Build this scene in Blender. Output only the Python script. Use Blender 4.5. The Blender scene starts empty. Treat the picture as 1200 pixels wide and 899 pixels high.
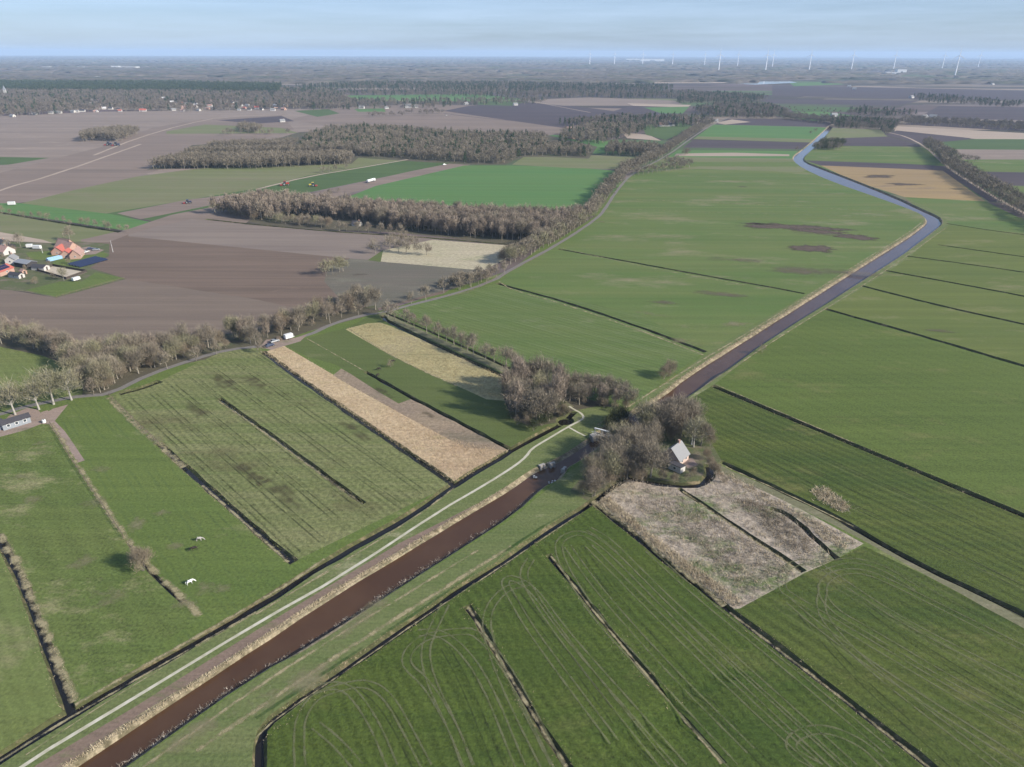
import bpy, bmesh, math, random
import numpy as np
from mathutils import Vector, Matrix
from mathutils.geometry import delaunay_2d_cdt
R = math.radians
SC = bpy.context.scene
COL = SC.collection
# ------------------------------------------------------------------ camera
H = 120.0                                   # height of the camera above the fields
PITCH, ROLL, FPX = R(24.95), R(0.18), 833.0
cam = bpy.data.cameras.new('camera'); camo = bpy.data.objects.new('camera', cam); COL.objects.link(camo)
cam.sensor_width = 36; cam.lens = 36*FPX/1200; cam.clip_start = 1; cam.clip_end = 90000
camo.location = (0, 0, H)
camo.rotation_euler = (Matrix.Rotation(math.pi/2-PITCH, 3, 'X') @ Matrix.Rotation(ROLL, 3, 'Z')).to_euler()
SC.camera = camo
CM = camo.rotation_euler.to_matrix()
# ------------------------------------------------------------------ world and sun
SUN_EL, SUN_AZ = R(28), R(112)              # azimuth clockwise from +Y
w = bpy.data.worlds.new('World'); SC.world = w; w.use_nodes = True
nt = w.node_tree; nt.nodes.clear()
out = nt.nodes.new('ShaderNodeOutputWorld'); bg = nt.nodes.new('ShaderNodeBackground')
sky = nt.nodes.new('ShaderNodeTexSky'); sky.sky_type = 'NISHITA'; sky.sun_disc = False
sky.sun_elevation = SUN_EL; sky.sun_rotation = SUN_AZ
sky.air_density = 1.0; sky.dust_density = 0.6; sky.ozone_density = 2.0; sky.altitude = 100
tc = nt.nodes.new('ShaderNodeTexCoord')
mp = nt.nodes.new('ShaderNodeMapping'); mp.inputs['Scale'].default_value = (1.0, 1.0, 16)
nz = nt.nodes.new('ShaderNodeTexNoise'); nz.inputs['Scale'].default_value = 2.4; nz.inputs['Detail'].default_value = 7; nz.inputs['Roughness'].default_value = .62
rp = nt.nodes.new('ShaderNodeMapRange'); rp.inputs[1].default_value = .15; rp.inputs[2].default_value = .85; rp.inputs[4].default_value = .62
mx = nt.nodes.new('ShaderNodeMix'); mx.data_type = 'RGBA'; mx.inputs[7].default_value = (8.4, 10.8, 14.2, 1)
L = nt.links.new
L(tc.outputs['Generated'], mp.inputs[0]); L(mp.outputs[0], nz.inputs['Vector']); L(nz.outputs[0], rp.inputs[0])
tn = nt.nodes.new('ShaderNodeMix'); tn.data_type = 'RGBA'; tn.blend_type = 'MULTIPLY'; tn.inputs[0].default_value = 1; tn.inputs[7].default_value = (.80, .97, 1.42, 1); L(sky.outputs[0], tn.inputs[6])
L(rp.outputs[0], mx.inputs[0]); L(tn.outputs[2], mx.inputs[6]); L(mx.outputs[2], bg.inputs[0]); L(bg.outputs[0], out.inputs[0])
bg.inputs[1].default_value = 0.056
sl = bpy.data.lights.new('sun', 'SUN'); slo = bpy.data.objects.new('sun', sl); COL.objects.link(slo)
sl.energy = 5.0; sl.angle = R(0.5); sl.color = (1, .93, .82)
sd = Vector((math.sin(SUN_AZ)*math.cos(SUN_EL), math.cos(SUN_AZ)*math.cos(SUN_EL), math.sin(SUN_EL)))
slo.rotation_euler = sd.to_track_quat('Z', 'Y').to_euler()
SC.view_settings.view_transform = 'Standard'; SC.view_settings.look = 'None'
SC.view_settings.exposure = 0.68; SC.view_settings.gamma = 1
SC.cycles.max_bounces = 5; SC.cycles.diffuse_bounces = 2; SC.cycles.glossy_bounces = 2
SC.cycles.transparent_max_bounces = 16; SC.cycles.volume_bounces = 1; SC.cycles.volume_step_rate = 1

# ------------------------------------------------------------------ helpers
def P(x, y):                                # where the sight line through a photo point meets the fields
    d = CM @ Vector(((x-600)/FPX, -(y-449.5)/FPX, -1))
    t = -H/d.z
    return (d.x*t, d.y*t)
def depth(x, y):                            # metres along the view axis of a ground point
    f = CM @ Vector((0, 0, -1))
    return x*f.x + y*f.y - H*f.z
def W(pts): return [P(*p) for p in pts]
def setp(o, **k):
    for a, b in k.items():
        if b is not None: o[a] = b
    return o
def link(o, parent=None):
    COL.objects.link(o)
    if parent: o.parent = parent
    return o
def empty(name, loc, rz, label, cat, group=None):
    o = bpy.data.objects.new(name, None); o.location = loc; o.rotation_euler = (0, 0, rz); o.empty_display_size = .5
    link(o); return setp(o, label=label, category=cat, group=group)
def npmesh(name, v, f, mi=None, uv=None):
    me = bpy.data.meshes.new(name)
    v = np.asarray(v, np.float32); f = np.asarray(f, np.int32); n, k = f.shape
    me.vertices.add(len(v)); me.vertices.foreach_set('co', v.ravel())
    me.loops.add(n*k); me.loops.foreach_set('vertex_index', f.ravel())
    me.polygons.add(n); me.polygons.foreach_set('loop_start', np.arange(0, n*k, k, dtype=np.int32))
    me.polygons.foreach_set('loop_total', np.full(n, k, np.int32))
    if mi is not None: me.polygons.foreach_set('material_index', np.asarray(mi, np.int32))
    if uv is not None:
        l = me.uv_layers.new(name='UVMap'); l.data.foreach_set('uv', np.asarray(uv, np.float32)[f.ravel()].ravel())
    me.update(calc_edges=True); me.validate(); return me
class MB:                                   # collects simple solids into ONE mesh
    def __init__(s): s.bm = bmesh.new()
    def poly(s, pts, mi=0):
        f = s.bm.faces.new([s.bm.verts.new(p) for p in pts]); f.material_index = mi; return f
    def box(s, x0, x1, y0, y1, z0, z1, mi=0):
        v = [s.bm.verts.new(p) for p in ((x0,y0,z0),(x1,y0,z0),(x1,y1,z0),(x0,y1,z0),(x0,y0,z1),(x1,y0,z1),(x1,y1,z1),(x0,y1,z1))]
        for q in ((0,3,2,1),(4,5,6,7),(0,1,5,4),(1,2,6,5),(2,3,7,6),(3,0,4,7)):
            s.bm.faces.new([v[i] for i in q]).material_index = mi
        return s
    def tube(s, pts, rad, n=8, mi=0, cap=True):
        rings = []
        for i, p in enumerate(pts):
            p = Vector(p); a = Vector(pts[max(i-1,0)]); b = Vector(pts[min(i+1,len(pts)-1)])
            t = (b-a).normalized(); q = t.to_track_quat('Z', 'Y'); r = rad[i] if hasattr(rad, '__len__') else rad
            rings.append([s.bm.verts.new(p + q @ Vector((math.cos(2*math.pi*k/n)*r, math.sin(2*math.pi*k/n)*r, 0))) for k in range(n)])
        for a, b in zip(rings, rings[1:]):
            for k in range(n): s.bm.faces.new((a[k], a[(k+1)%n], b[(k+1)%n], b[k])).material_index = mi
        if cap:
            s.bm.faces.new(rings[0][::-1]).material_index = mi; s.bm.faces.new(rings[-1]).material_index = mi
        return s
    def prism(s, pts, z0, z1, mi=0):        # extruded outline in x,y
        a = [s.bm.verts.new((x, y, z0)) for x, y in pts]; b = [s.bm.verts.new((x, y, z1)) for x, y in pts]; n = len(pts)
        s.bm.faces.new(a[::-1]).material_index = mi; s.bm.faces.new(b).material_index = mi
        for i in range(n): s.bm.faces.new((a[i], a[(i+1)%n], b[(i+1)%n], b[i])).material_index = mi
        return s
    def build(s, name, mats, parent=None, bevel=0, **k):
        bmesh.ops.recalc_face_normals(s.bm, faces=s.bm.faces)
        me = bpy.data.meshes.new(name); s.bm.to_mesh(me); s.bm.free()
        for m in (mats if isinstance(mats, (list, tuple)) else [mats]): me.materials.append(m)
        o = bpy.data.objects.new(name, me); link(o, parent)
        if bevel:
            b = o.modifiers.new('bevel', 'BEVEL'); b.width = bevel; b.segments = 2
        return setp(o, **k)
# ------------------------------------------------------------------ materials
def newmat(name):
    m = bpy.data.materials.new(name); m.use_nodes = True; n = m.node_tree.nodes
    return m, n, m.node_tree.links.new, n['Principled BSDF']
def mixc(n, l, fac, a, b):
    x = n.new('ShaderNodeMix'); x.data_type = 'RGBA'
    for s, v in ((0, fac), (6, a), (7, b)):
        if isinstance(v, bpy.types.NodeSocket): l(v, x.inputs[s])
        else: x.inputs[s].default_value = v if s == 0 else (*v, 1)
    return x.outputs[2]
def noise(n, l, vec, scale, detail=4, rough=.6):
    x = n.new('ShaderNodeTexNoise'); x.inputs['Scale'].default_value = scale
    x.inputs['Detail'].default_value = detail; x.inputs['Roughness'].default_value = rough
    l(vec, x.inputs['Vector']); return x.outputs[0]
def mapr(n, l, v, a, b, c=0., d=1., smooth=False):
    x = n.new('ShaderNodeMapRange')
    if smooth: x.interpolation_type = 'SMOOTHSTEP'
    l(v, x.inputs[0])
    for i, q in enumerate((a, b, c, d)): x.inputs[i+1].default_value = q
    return x.outputs[0]
def mth(n, l, op, a, b=None):
    x = n.new('ShaderNodeMath'); x.operation = op
    for i, v in enumerate((a, b)):
        if v is None: continue
        if isinstance(v, bpy.types.NodeSocket): l(v, x.inputs[i])
        else: x.inputs[i].default_value = v
    return x.outputs[0]
def mapping(n, l, vec, rz=0, scale=(1,1,1), loc=(0,0,0)):
    x = n.new('ShaderNodeMapping'); l(vec, x.inputs[0]); x.inputs['Rotation'].default_value = (0, 0, rz)
    x.inputs['Scale'].default_value = scale; x.inputs['Location'].default_value = loc; return x.outputs[0]
def objc(n): return n.new('ShaderNodeTexCoord').outputs['Object']
seed_i = [0]
def field_mat(name, c1, c2, c3=None, ang=0., streak=.5, across=.12, line=0, linec=None, linea=.5, patch=(.55,.72), pscale=.035, grain=.22, fine=1.3, bump=.25, rows=0, rowa=.12):
    """ground cover: c1/c2 in drifts and streaks along 'ang', c3 in ragged patches, wheel lines 'line' metres apart"""
    seed_i[0] += 1; s = seed_i[0]*37.
    c1, c2, c3 = [(c[0]*.90, c[1]*.95, c[2]*.80) if c and c[1] > c[0]*1.02 and c[1] > c[2] else c for c in (c1, c2, c3)]
    m, n, l, b = newmat(name); v = objc(n)
    big = noise(n, l, mapping(n, l, v, 0, (1,1,1), (s, s*.7, 0)), .013, 6, .62)
    st = noise(n, l, mapping(n, l, v, -ang, (across*.035, across, 1), (s, 0, 0)), 1., 5, .65)
    st2 = noise(n, l, mapping(n, l, v, -ang, (across*.12, across*5, 1), (s, 3, 0)), 1., 3, .6)
    f = mth(n, l, 'ADD', mth(n, l, 'MULTIPLY', big, 1-streak), mth(n, l, 'MULTIPLY', st, streak))
    col = mixc(n, l, mapr(n, l, f, .36, .64), c1, c2)
    if c3 is not None:
        p = noise(n, l, mapping(n, l, v, -ang, (.6, 1.3, 1), (s*2, 9, 0)), pscale, 8, .72)
        col = mixc(n, l, mapr(n, l, p, patch[0], patch[1]), col, c3)
    if line:
        x = n.new('ShaderNodeSeparateXYZ'); l(mapping(n, l, v, -ang), x.inputs[0])
        wob = noise(n, l, mapping(n, l, v, -ang, (.006, .006, 1)), 1., 3)
        y = mth(n, l, 'ADD', x.outputs[1], mth(n, l, 'MULTIPLY', wob, 9.))
        fr = mth(n, l, 'MULTIPLY', mth(n, l, 'ABSOLUTE', mth(n, l, 'SUBTRACT', mth(n, l, 'FRACT', mth(n, l, 'DIVIDE', y, line)), .5)), line)
        d = mth(n, l, 'ABSOLUTE', mth(n, l, 'SUBTRACT', fr, 1.0))
        br = noise(n, l, mapping(n, l, v, -ang, (.012, .05, 1), (s, 0, 0)), 1., 4, .7)
        a = mth(n, l, 'MULTIPLY', mapr(n, l, d, .5, .12), mapr(n, l, br, .38, .62, .0, linea))
        col = mixc(n, l, a, col, linec)
    g = noise(n, l, v, fine, 5, .75)
    g2 = mth(n, l, 'ADD', mapr(n, l, g, .3, .7, 1-grain, 1+grain), mapr(n, l, st2, .3, .7, -.10, .10))
    if rows:
        x = n.new('ShaderNodeSeparateXYZ'); l(mapping(n, l, v, -ang), x.inputs[0])
        yy = mth(n, l, 'ADD', x.outputs[1], mth(n, l, 'MULTIPLY', noise(n, l, mapping(n, l, v, -ang, (.02, .02, 1)), 1., 3), 5.))
        tri = mth(n, l, 'ABSOLUTE', mth(n, l, 'SUBTRACT', mth(n, l, 'FRACT', mth(n, l, 'DIVIDE', yy, rows)), .5))
        am = mapr(n, l, noise(n, l, mapping(n, l, v, -ang, (.03, .08, 1), (5, s, 0)), 1., 4), .35, .65, .25, 1.)
        g2 = mth(n, l, 'ADD', g2, mth(n, l, 'MULTIPLY', mapr(n, l, tri, .12, .38, -rowa, rowa), am))
    mx = n.new('ShaderNodeMix'); mx.data_type = 'RGBA'; mx.blend_type = 'MULTIPLY'; mx.inputs[0].default_value = 1
    l(col, mx.inputs[6]); cb = n.new('ShaderNodeCombineColor')
    for i in range(3): l(g2, cb.inputs[i])
    l(cb.outputs[0], mx.inputs[7]); l(mx.outputs[2], b.inputs['Base Color'])
    b.inputs['Roughness'].default_value = .95; b.inputs['Specular IOR Level'].default_value = .15
    bp = n.new('ShaderNodeBump'); bp.inputs['Strength'].default_value = bump; bp.inputs['Distance'].default_value = .25
    l(g, bp.inputs['Height']); l(bp.outputs[0], b.inputs['Normal'])
    return m
def plain(name, c, rough=.7, var=.15, scale=1.5, metal=0., spec=.3, c2=None):
    m, n, l, b = newmat(name); v = objc(n); g = noise(n, l, v, scale, 5, .65)
    c2 = c2 or tuple(x*(1-var*1.6) for x in c)
    l(mixc(n, l, mapr(n, l, g, .35, .65), c, c2), b.inputs['Base Color'])
    b.inputs['Roughness'].default_value = rough; b.inputs['Metallic'].default_value = metal; b.inputs['Specular IOR Level'].default_value = spec
    return m
def overlay_mat(name, c, a=.7, thr=(.35,.6), scale=.25, c2=None, soft=.5, stretch=None):
    """worn or dried ground cover laid over a field: fades out towards its edges and breaks up"""
    m, n, l, b = newmat(name); v = objc(n)
    uv = n.new('ShaderNodeUVMap'); x = n.new('ShaderNodeSeparateXYZ'); l(uv.outputs[0], x.inputs[0])
    e = mapr(n, l, mth(n, l, 'ABSOLUTE', x.outputs[0]), 1., 1-soft, 0., 1., True)
    g = noise(n, l, v, scale, 7, .7); g2 = noise(n, l, v, scale*6, 4, .7)
    br = mth(n, l, 'ADD', g, mth(n, l, 'MULTIPLY', mth(n, l, 'SUBTRACT', e, 1.), .42))
    al = mth(n, l, 'MULTIPLY', mapr(n, l, br, thr[0], thr[1]), a)
    l(mixc(n, l, mapr(n, l, g2, .35, .65), c, c2 or tuple(q*.7 for q in c)), b.inputs['Base Color'])
    l(al, b.inputs['Alpha']); b.inputs['Roughness'].default_value = .95; b.inputs['Specular IOR Level'].default_value = .1
    return m
def water_mat(name, c, rough=.06, ripple=.05, c2=None):
    m, n, l, b = newmat(name); v = objc(n)
    l(mixc(n, l, mapr(n, l, noise(n, l, v, .05, 4), .4, .6), c, c2 or tuple(q*.8 for q in c)), b.inputs['Base Color'])
    b.inputs['Roughness'].default_value = rough; b.inputs['IOR'].default_value = 1.33
    bp = n.new('ShaderNodeBump'); bp.inputs['Strength'].default_value = ripple; bp.inputs['Distance'].default_value = .15
    l(noise(n, l, v, 1.4, 3), bp.inputs['Height']); l(bp.outputs[0], b.inputs['Normal'])
    return m
def adir(a, b):                              # bearing of the line through two photo points
    p, q = P(*a), P(*b); return math.atan2(q[1]-p[1], q[0]-p[0])
M = {}
A_S = adir((547,710),(667,899)); A_N = adir((300,416),(530,566)); A_L = adir((40,720),(0,633)); A_E = adir((835,452),(1200,605)); A_M = adir((600,337),(825,412))
# greens
GR = dict(dark=(.050,.085,.030), mid=(.070,.112,.036), bright=(.060,.135,.048), olive=(.115,.130,.055), pale=(.15,.16,.075), straw=(.33,.27,.16), soil=(.115,.088,.080), drk=(.055,.045,.048))
M['near_s'] = field_mat('winter_grass_near', (.046,.070,.016), (.076,.094,.022), (.105,.112,.038), A_S, .5, .14, 0, grain=.5, bump=.8, rows=2.6, rowa=.16)
M['near_e'] = field_mat('winter_grass_east', (.048,.070,.018), (.086,.098,.026), (.12,.115,.04), A_E, .6, .09, 18, (.14,.14,.075), .3, grain=.45, bump=.7, rows=3.4, rowa=.2)
M['east2'] = field_mat('grass_east_wide', (.098,.122,.034), (.078,.105,.028), (.14,.135,.05), A_E, .6, .06, 24, (.05,.065,.02), .2, grain=.4, rows=6, rowa=.05)
M['east3'] = field_mat('grass_east_strips', (.122,.135,.042), (.095,.118,.036), (.165,.155,.075), adir((967,362),(1200,429)), .55, .05, grain=.2)
M['pasture'] = field_mat('green_pasture', (.082,.128,.038), (.128,.142,.055), (.20,.175,.105), A_M, .7, .035, patch=(.54,.72), grain=.3, pscale=.02)
M['pasture2'] = field_mat('green_pasture_striped', (.082,.12,.038), (.112,.135,.05), (.18,.175,.10), adir((500,350),(760,420)), .55, .07, 9, (.17,.19,.10), .45, patch=(.6,.78), grain=.3, rows=3, rowa=.12)
M['paddock'] = field_mat('paddock_grass', (.084,.114,.034), (.118,.135,.046), (.24,.215,.115), A_L, .4, .08, patch=(.53,.70), pscale=.06, grain=.5, bump=.7, rows=7, rowa=.07)
M['paddock2'] = field_mat('grazed_paddock', (.115,.138,.042), (.092,.124,.036), (.21,.195,.10), A_N, .5, .09, 6, (.05,.08,.03), .35, patch=(.57,.75), grain=.4, bump=.6)
M['corner'] = field_mat('corner_grass', (.135,.148,.055), (.115,.14,.05), (.19,.175,.09), A_L, .4, .12, grain=.35, rows=3, rowa=.08)
M['stubble'] = field_mat('rough_green_stubble', (.115,.135,.050), (.165,.165,.075), (.085,.07,.035), A_N, .75, .2, 5, (.075,.08,.035), .35, patch=(.56,.74), pscale=.03, grain=.5, fine=.8, bump=.9, rows=2.2, rowa=.13)
M['greenstrip'] = field_mat('short_green_strip', (.078,.098,.034), (.10,.115,.045), (.14,.14,.065), A_N, .4, .08, patch=(.6,.75), grain=.25)
M['straw'] = field_mat('dry_reed_grass', (.47,.37,.235), (.35,.25,.16), (.26,.23,.11), A_N, .25, .12, patch=(.58,.72), pscale=.06, grain=.4, fine=.7, bump=.9)
M['straw_y'] = field_mat('dry_yellow_grass', (.34,.285,.15), (.26,.235,.115), (.19,.19,.085), A_N, .4, .12, patch=(.58,.72), pscale=.06, grain=.38, fine=.7, bump=.9)
M['straw_far'] = field_mat('dry_grass_plot', (.36,.31,.22), (.31,.28,.18), (.18,.20,.10), 0, .3, .1, patch=(.56,.75), pscale=.06, grain=.3, fine=.5)
M['brownplot'] = field_mat('bare_brown_grass', (.26,.20,.13), (.19,.145,.11), (.10,.095,.06), A_N, .3, .1, patch=(.5,.68), grain=.35, fine=.8, bump=.7)
M['plough'] = field_mat('ploughed_brown', (.168,.130,.100), (.128,.098,.078), (.21,.155,.12), adir((150,327),(300,351)), .75, .07, grain=.15, patch=(.6,.8))
M['plough_d'] = field_mat('ploughed_dark', (.112,.082,.063), (.155,.112,.086), (.21,.142,.108), adir((150,275),(300,292)), .75, .09, grain=.15, patch=(.62,.8))
M['plough_l'] = field_mat('ploughed_light', (.205,.165,.135), (.155,.123,.104), None, adir((150,275),(300,292)), .75, .10, grain=.13)
M['plough_m'] = field_mat('ploughed_mottled', (.125,.105,.085), (.10,.098,.072), (.16,.15,.11), adir((150,275),(300,292)), .5, .1, grain=.25, patch=(.55,.75))
M['far_pink'] = field_mat('far_pinkish_soil', (.23,.18,.145), (.17,.134,.112), (.28,.225,.18), .1, .8, .02, grain=.1)
M['far_pink2'] = field_mat('far_pale_soil', (.205,.155,.125), (.15,.117,.096), None, .9, .7, .03, grain=.1)
M['far_dark'] = field_mat('far_dark_soil', (.075,.058,.062), (.058,.046,.052), None, 0, .8, .02, grain=.1)
M['far_green'] = field_mat('far_bright_green', (.075,.155,.055), (.10,.165,.06), None, .05, .8, .03, grain=.08)
M['far_olive'] = field_mat('far_olive_grass', (.13,.145,.065), (.155,.15,.08), (.17,.14,.09), .5, .6, .02, grain=.1)
M['far_dgreen'] = field_mat('far_dark_green', (.062,.095,.04), (.08,.115,.045), None, .5, .6, .02, grain=.1)
M['far_tan'] = field_mat('far_tan_stubble', (.34,.27,.21), (.29,.23,.18), None, 0, .6, .03, grain=.1)
M['ochre'] = field_mat('ochre_stubble', (.27,.19,.085), (.23,.165,.095), (.15,.11,.085), 0, .7, .025, patch=(.6,.7), pscale=.012, grain=.15)
M['marsh'] = field_mat('marsh_floor', (.40,.335,.26), (.20,.165,.13), (.13,.15,.07), A_S, .35, .12, patch=(.5,.6), pscale=.06, grain=.5, fine=.6, bump=1.)
M['bankgrass'] = field_mat('bank_grass', (.095,.12,.045), (.145,.152,.072), (.29,.265,.165), adir((150,899),(600,620)), .65, .35, patch=(.58,.75), grain=.35, bump=.6)
M['island'] = field_mat('garden_grass', (.065,.09,.03), (.11,.105,.06), (.16,.125,.095), 0, .2, .2, pscale=.1, patch=(.5,.65), grain=.35)
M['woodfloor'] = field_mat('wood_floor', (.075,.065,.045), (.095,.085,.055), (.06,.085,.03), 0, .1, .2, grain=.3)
M['dirt'] = field_mat('trodden_dirt', (.25,.19,.155), (.20,.15,.13), (.14,.13,.08), 0, .1, .1, grain=.2, pscale=.1)
M['towpath'] = field_mat('brown_bank_strip', (.19,.135,.105), (.15,.11,.082), (.12,.125,.06), adir((150,899),(600,620)), .6, .3, pscale=.12, grain=.25)
M['dirt_grass'] = field_mat('grassy_track', (.16,.15,.09), (.12,.12,.065), (.22,.19,.13), A_E, .6, .4, pscale=.1, grain=.25)
M['asphalt'] = plain('grey_road', (.17,.155,.14), .9, .12, .8)
M['concrete_path'] = plain('pale_path', (.47,.44,.36), .9, .3, .35, c2=(.33,.31,.22))
M['sand'] = plain('arena_sand', (.42,.36,.28), .95, .1, .3)
M['bank'] = field_mat('ditch_side', (.07,.075,.032), (.05,.048,.024), (.15,.12,.07), 0, .2, .2, pscale=.3, grain=.35, patch=(.5,.65))
M['canalbank'] = field_mat('canal_side', (.15,.125,.08), (.09,.078,.045), (.27,.225,.15), 0, .2, .3, pscale=.4, grain=.4, patch=(.45,.6))
M['canal'] = water_mat('canal_water', (.058,.029,.015), .06, .06, (.072,.038,.02))
M['ditchw'] = water_mat('ditch_water', (.012,.010,.008), .08, .03)
# ------------------------------------------------------------------ the ground: one partition of the plane
# each entry: (name, material, outline); a later entry covers an earlier one
G = []
def area(name, mat, px): G.append((name, mat, W(px), 0.))
def resample(pts, step):
    o = [pts[0]]
    for a, b in zip(pts, pts[1:]):
        d = math.dist(a, b); k = max(1, min(60, int(d/step)))
        o += [(a[0]+(b[0]-a[0])*i/k, a[1]+(b[1]-a[1])*i/k) for i in range(1, k+1)]
    return o
def smooth(pts, it=2):
    for _ in range(it):
        o = [pts[0]]
        for a, b in zip(pts, pts[1:]):
            o += [(a[0]*.75+b[0]*.25, a[1]*.75+b[1]*.25), (a[0]*.25+b[0]*.75, a[1]*.25+b[1]*.75)]
        pts = o+[pts[-1]]
    return pts
def strip(pts, w, wob=0., step=6., seed=1, ends=0.):
    pts = resample(pts, step); rng = random.Random(seed); Lf, Rt = [], []
    for i, p in enumerate(pts):
        a = pts[max(i-1, 0)]; b = pts[min(i+1, len(pts)-1)]
        d = Vector((b[0]-a[0], b[1]-a[1])).normalized(); nn = Vector((-d.y, d.x))
        e = Vector((0, 0))
        if i == 0: e = -d*ends
        if i == len(pts)-1: e = d*ends
        Lf.append((p[0]+e.x+nn.x*(w/2+rng.uniform(-wob, wob)), p[1]+e.y+nn.y*(w/2+rng.uniform(-wob, wob))))
        Rt.append((p[0]+e.x-nn.x*(w/2+rng.uniform(-wob, wob)), p[1]+e.y-nn.y*(w/2+rng.uniform(-wob, wob))))
    return Lf+Rt[::-1]
DITCH = []
def ditch(px, wo=2.6, wi=1.3, **k): DITCH.append((W(px), wo, wi))
area('grassland', 'paddock2', [(-900,470),(0,484),(446,366),(600,316),(742,202),(940,180),(1087,250),(1400,330),(2200,700),(2200,1250),(-900,1250)])
# far left country
area('ploughed_field', 'far_pink', [(-260,134),(0,136),(120,131),(300,128),(420,127),(500,130),(400,160),(200,215),(20,238),(-260,262)])
area('ploughed_field', 'far_pink2', [(178,150),(235,140),(330,135),(345,152),(190,198),(160,207),(20,238),(-200,262),(-100,228),(120,172)])
area('stubble_field', 'far_olive', [(195,154),(240,146),(330,150),(350,156),(195,157)])
area('ploughed_field', 'far_dark', [(255,141),(330,136),(345,142),(300,145)])
area('green_field', 'far_dgreen', [(-200,190),(0,184),(58,185),(10,193),(-200,203)])
area('ploughed_field', 'far_pink2', [(400,126),(480,122),(640,125),(760,128),(720,150),(640,160),(420,155),(340,140)])
area('ploughed_field', 'far_dark', [(550,124),(640,120),(740,133),(660,150),(560,136),(520,130)])
area('ploughed_field', 'far_dark', [(740,124),(800,130),(770,140),(700,136)])
area('stubble_field', 'far_pink', [(600,118),(690,114),(790,118),(800,122),(760,124),(660,124)])
area('stubble_field', 'far_tan', [(735,121),(810,123),(805,126),(742,124)])
area('green_field', 'far_green', [(755,126),(808,125),(800,133),(775,133)])
area('green_field', 'far_green', [(392,112),(560,110),(620,117),(520,119),(400,115)])
area('green_field', 'far_dgreen', [(345,130),(385,128),(398,133),(372,137)])
area('green_field', 'far_green', [(415,128),(450,127),(452,131),(420,131)])
area('green_field', 'far_dgreen', [(560,119),(620,118),(600,124),(560,123)])
area('green_field', 'far_green', [(121,88),(190,87),(200,91),(130,93)])
area('green_field', 'far_olive', [(22,239),(90,222),(160,207),(220,199),(410,181),(481,186),(360,206),(300,221),(130,251)])
area('green_field', 'far_dgreen', [(120,251),(300,221),(360,206),(481,186),(541,189),(350,228),(250,243),(190,262),(165,256)])
area('field_track', 'far_pink2', [(137,250),(220,234),(297,225),(312,229),(250,240),(165,257)])
area('green_field', 'far_green', [(-120,240),(22,238),(130,251),(185,262),(152,271),(0,248),(-120,232)])
area('meadow', 'far_olive', [(-200,238),(0,250),(75,262),(153,273),(96,286),(60,285),(20,276),(-200,262)])
area('stubble_field', 'far_tan', [(-200,262),(0,272),(50,281),(62,285),(0,282),(-200,276)])
area('field_track', 'far_pink2', [(312,240),(365,227),(480,201),(541,189),(560,191),(500,205),(410,226),(390,232)])
area('green_field', 'far_green', [(405,232),(440,218),(544,194),(600,194),(668,196),(735,201),(722,222),(690,249),(540,242)])
area('stubble_field', 'far_olive', [(600,193),(615,183),(700,182),(760,186),(742,199),(668,197)])
area('green_field', 'far_green', [(605,163),(650,158),(760,172),(775,176),(700,180),(620,176)])
area('stubble_field', 'far_tan', [(728,155),(760,158),(775,165),(735,162)])
area('green_field', 'far_dgreen', [(752,146),(800,142),(815,150),(780,164),(757,158)])
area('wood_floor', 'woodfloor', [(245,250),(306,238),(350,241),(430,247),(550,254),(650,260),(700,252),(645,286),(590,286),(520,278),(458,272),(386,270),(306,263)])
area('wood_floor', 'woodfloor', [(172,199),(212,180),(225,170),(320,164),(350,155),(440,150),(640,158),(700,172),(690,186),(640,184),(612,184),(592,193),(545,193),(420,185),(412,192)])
area('stubble_field', 'far_pink2', [(93,289),(95,281),(152,268),(200,252),(246,243),(300,252),(280,268),(152,282)])
# left fields
area('ploughed_field', 'plough', [(-260,330),(0,338),(66,349),(148,327),(300,351),(400,372),(300,396),(180,415),(110,424),(0,392),(-260,344)])
area('ploughed_field', 'plough_d', [(95,284),(127,284),(150,275),(300,292),(440,306),(562,316),(520,344),(440,363),(400,373),(300,351),(148,327),(100,312),(80,300)])
area('ploughed_field', 'plough_l', [(152,272),(225,257),(286,263),(430,273),(520,279),(440,306),(300,292),(150,277)])
area('ploughed_field', 'plough_m', [(385,312),(410,303),(440,305),(566,316),(560,330),(440,362),(400,352),(380,330)])
area('stubble_field', 'straw_far', [(437,305),(447,294),(507,281),(600,288),(630,287),(596,302),(566,317),(450,307)])
area('green_strip', 'greenstrip', [(431,305),(449,293),(446,307)])
area('farmyard', 'island', [(-260,274),(0,283),(62,285),(95,283),(128,286),(128,300),(105,314),(148,327),(66,349),(32,342),(0,339),(-260,331)])
area('lawn', 'paddock2', [(30,340),(66,348),(146,326),(112,319),(96,330),(70,330)])
area('lawn', 'paddock2', [(30,296),(62,294),(72,300),(60,306),(35,303)])
area('lawn', 'paddock2', [(66,304),(110,292),(128,298),(95,315),(78,318),(60,310)])
area('riding_arena', 'sand', [(44,318),(62,312),(102,319),(78,327.5)])
area('yard', 'dirt', [(90,291),(104,289),(122,293),(112,298),(95,299)])
area('meadow', 'corner', [(-260,352),(-20,398),(60,414),(112,434),(95,465),(0,484),(-260,530)])
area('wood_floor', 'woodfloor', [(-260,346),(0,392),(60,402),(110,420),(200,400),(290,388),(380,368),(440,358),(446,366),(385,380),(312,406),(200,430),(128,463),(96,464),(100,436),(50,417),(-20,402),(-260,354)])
area('corner_field', 'corner', [(-400,590),(0,626),(22,668),(42,718),(55,756),(85,836),(0,890),(-200,1030),(-500,900)])
area('paddock', 'paddock', [(-400,560),(0,492),(60,494),(87,540),(125,597),(147,630),(170,663),(200,693),(232,724),(85,836),(55,756),(42,718),(22,668),(0,632)])
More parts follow.
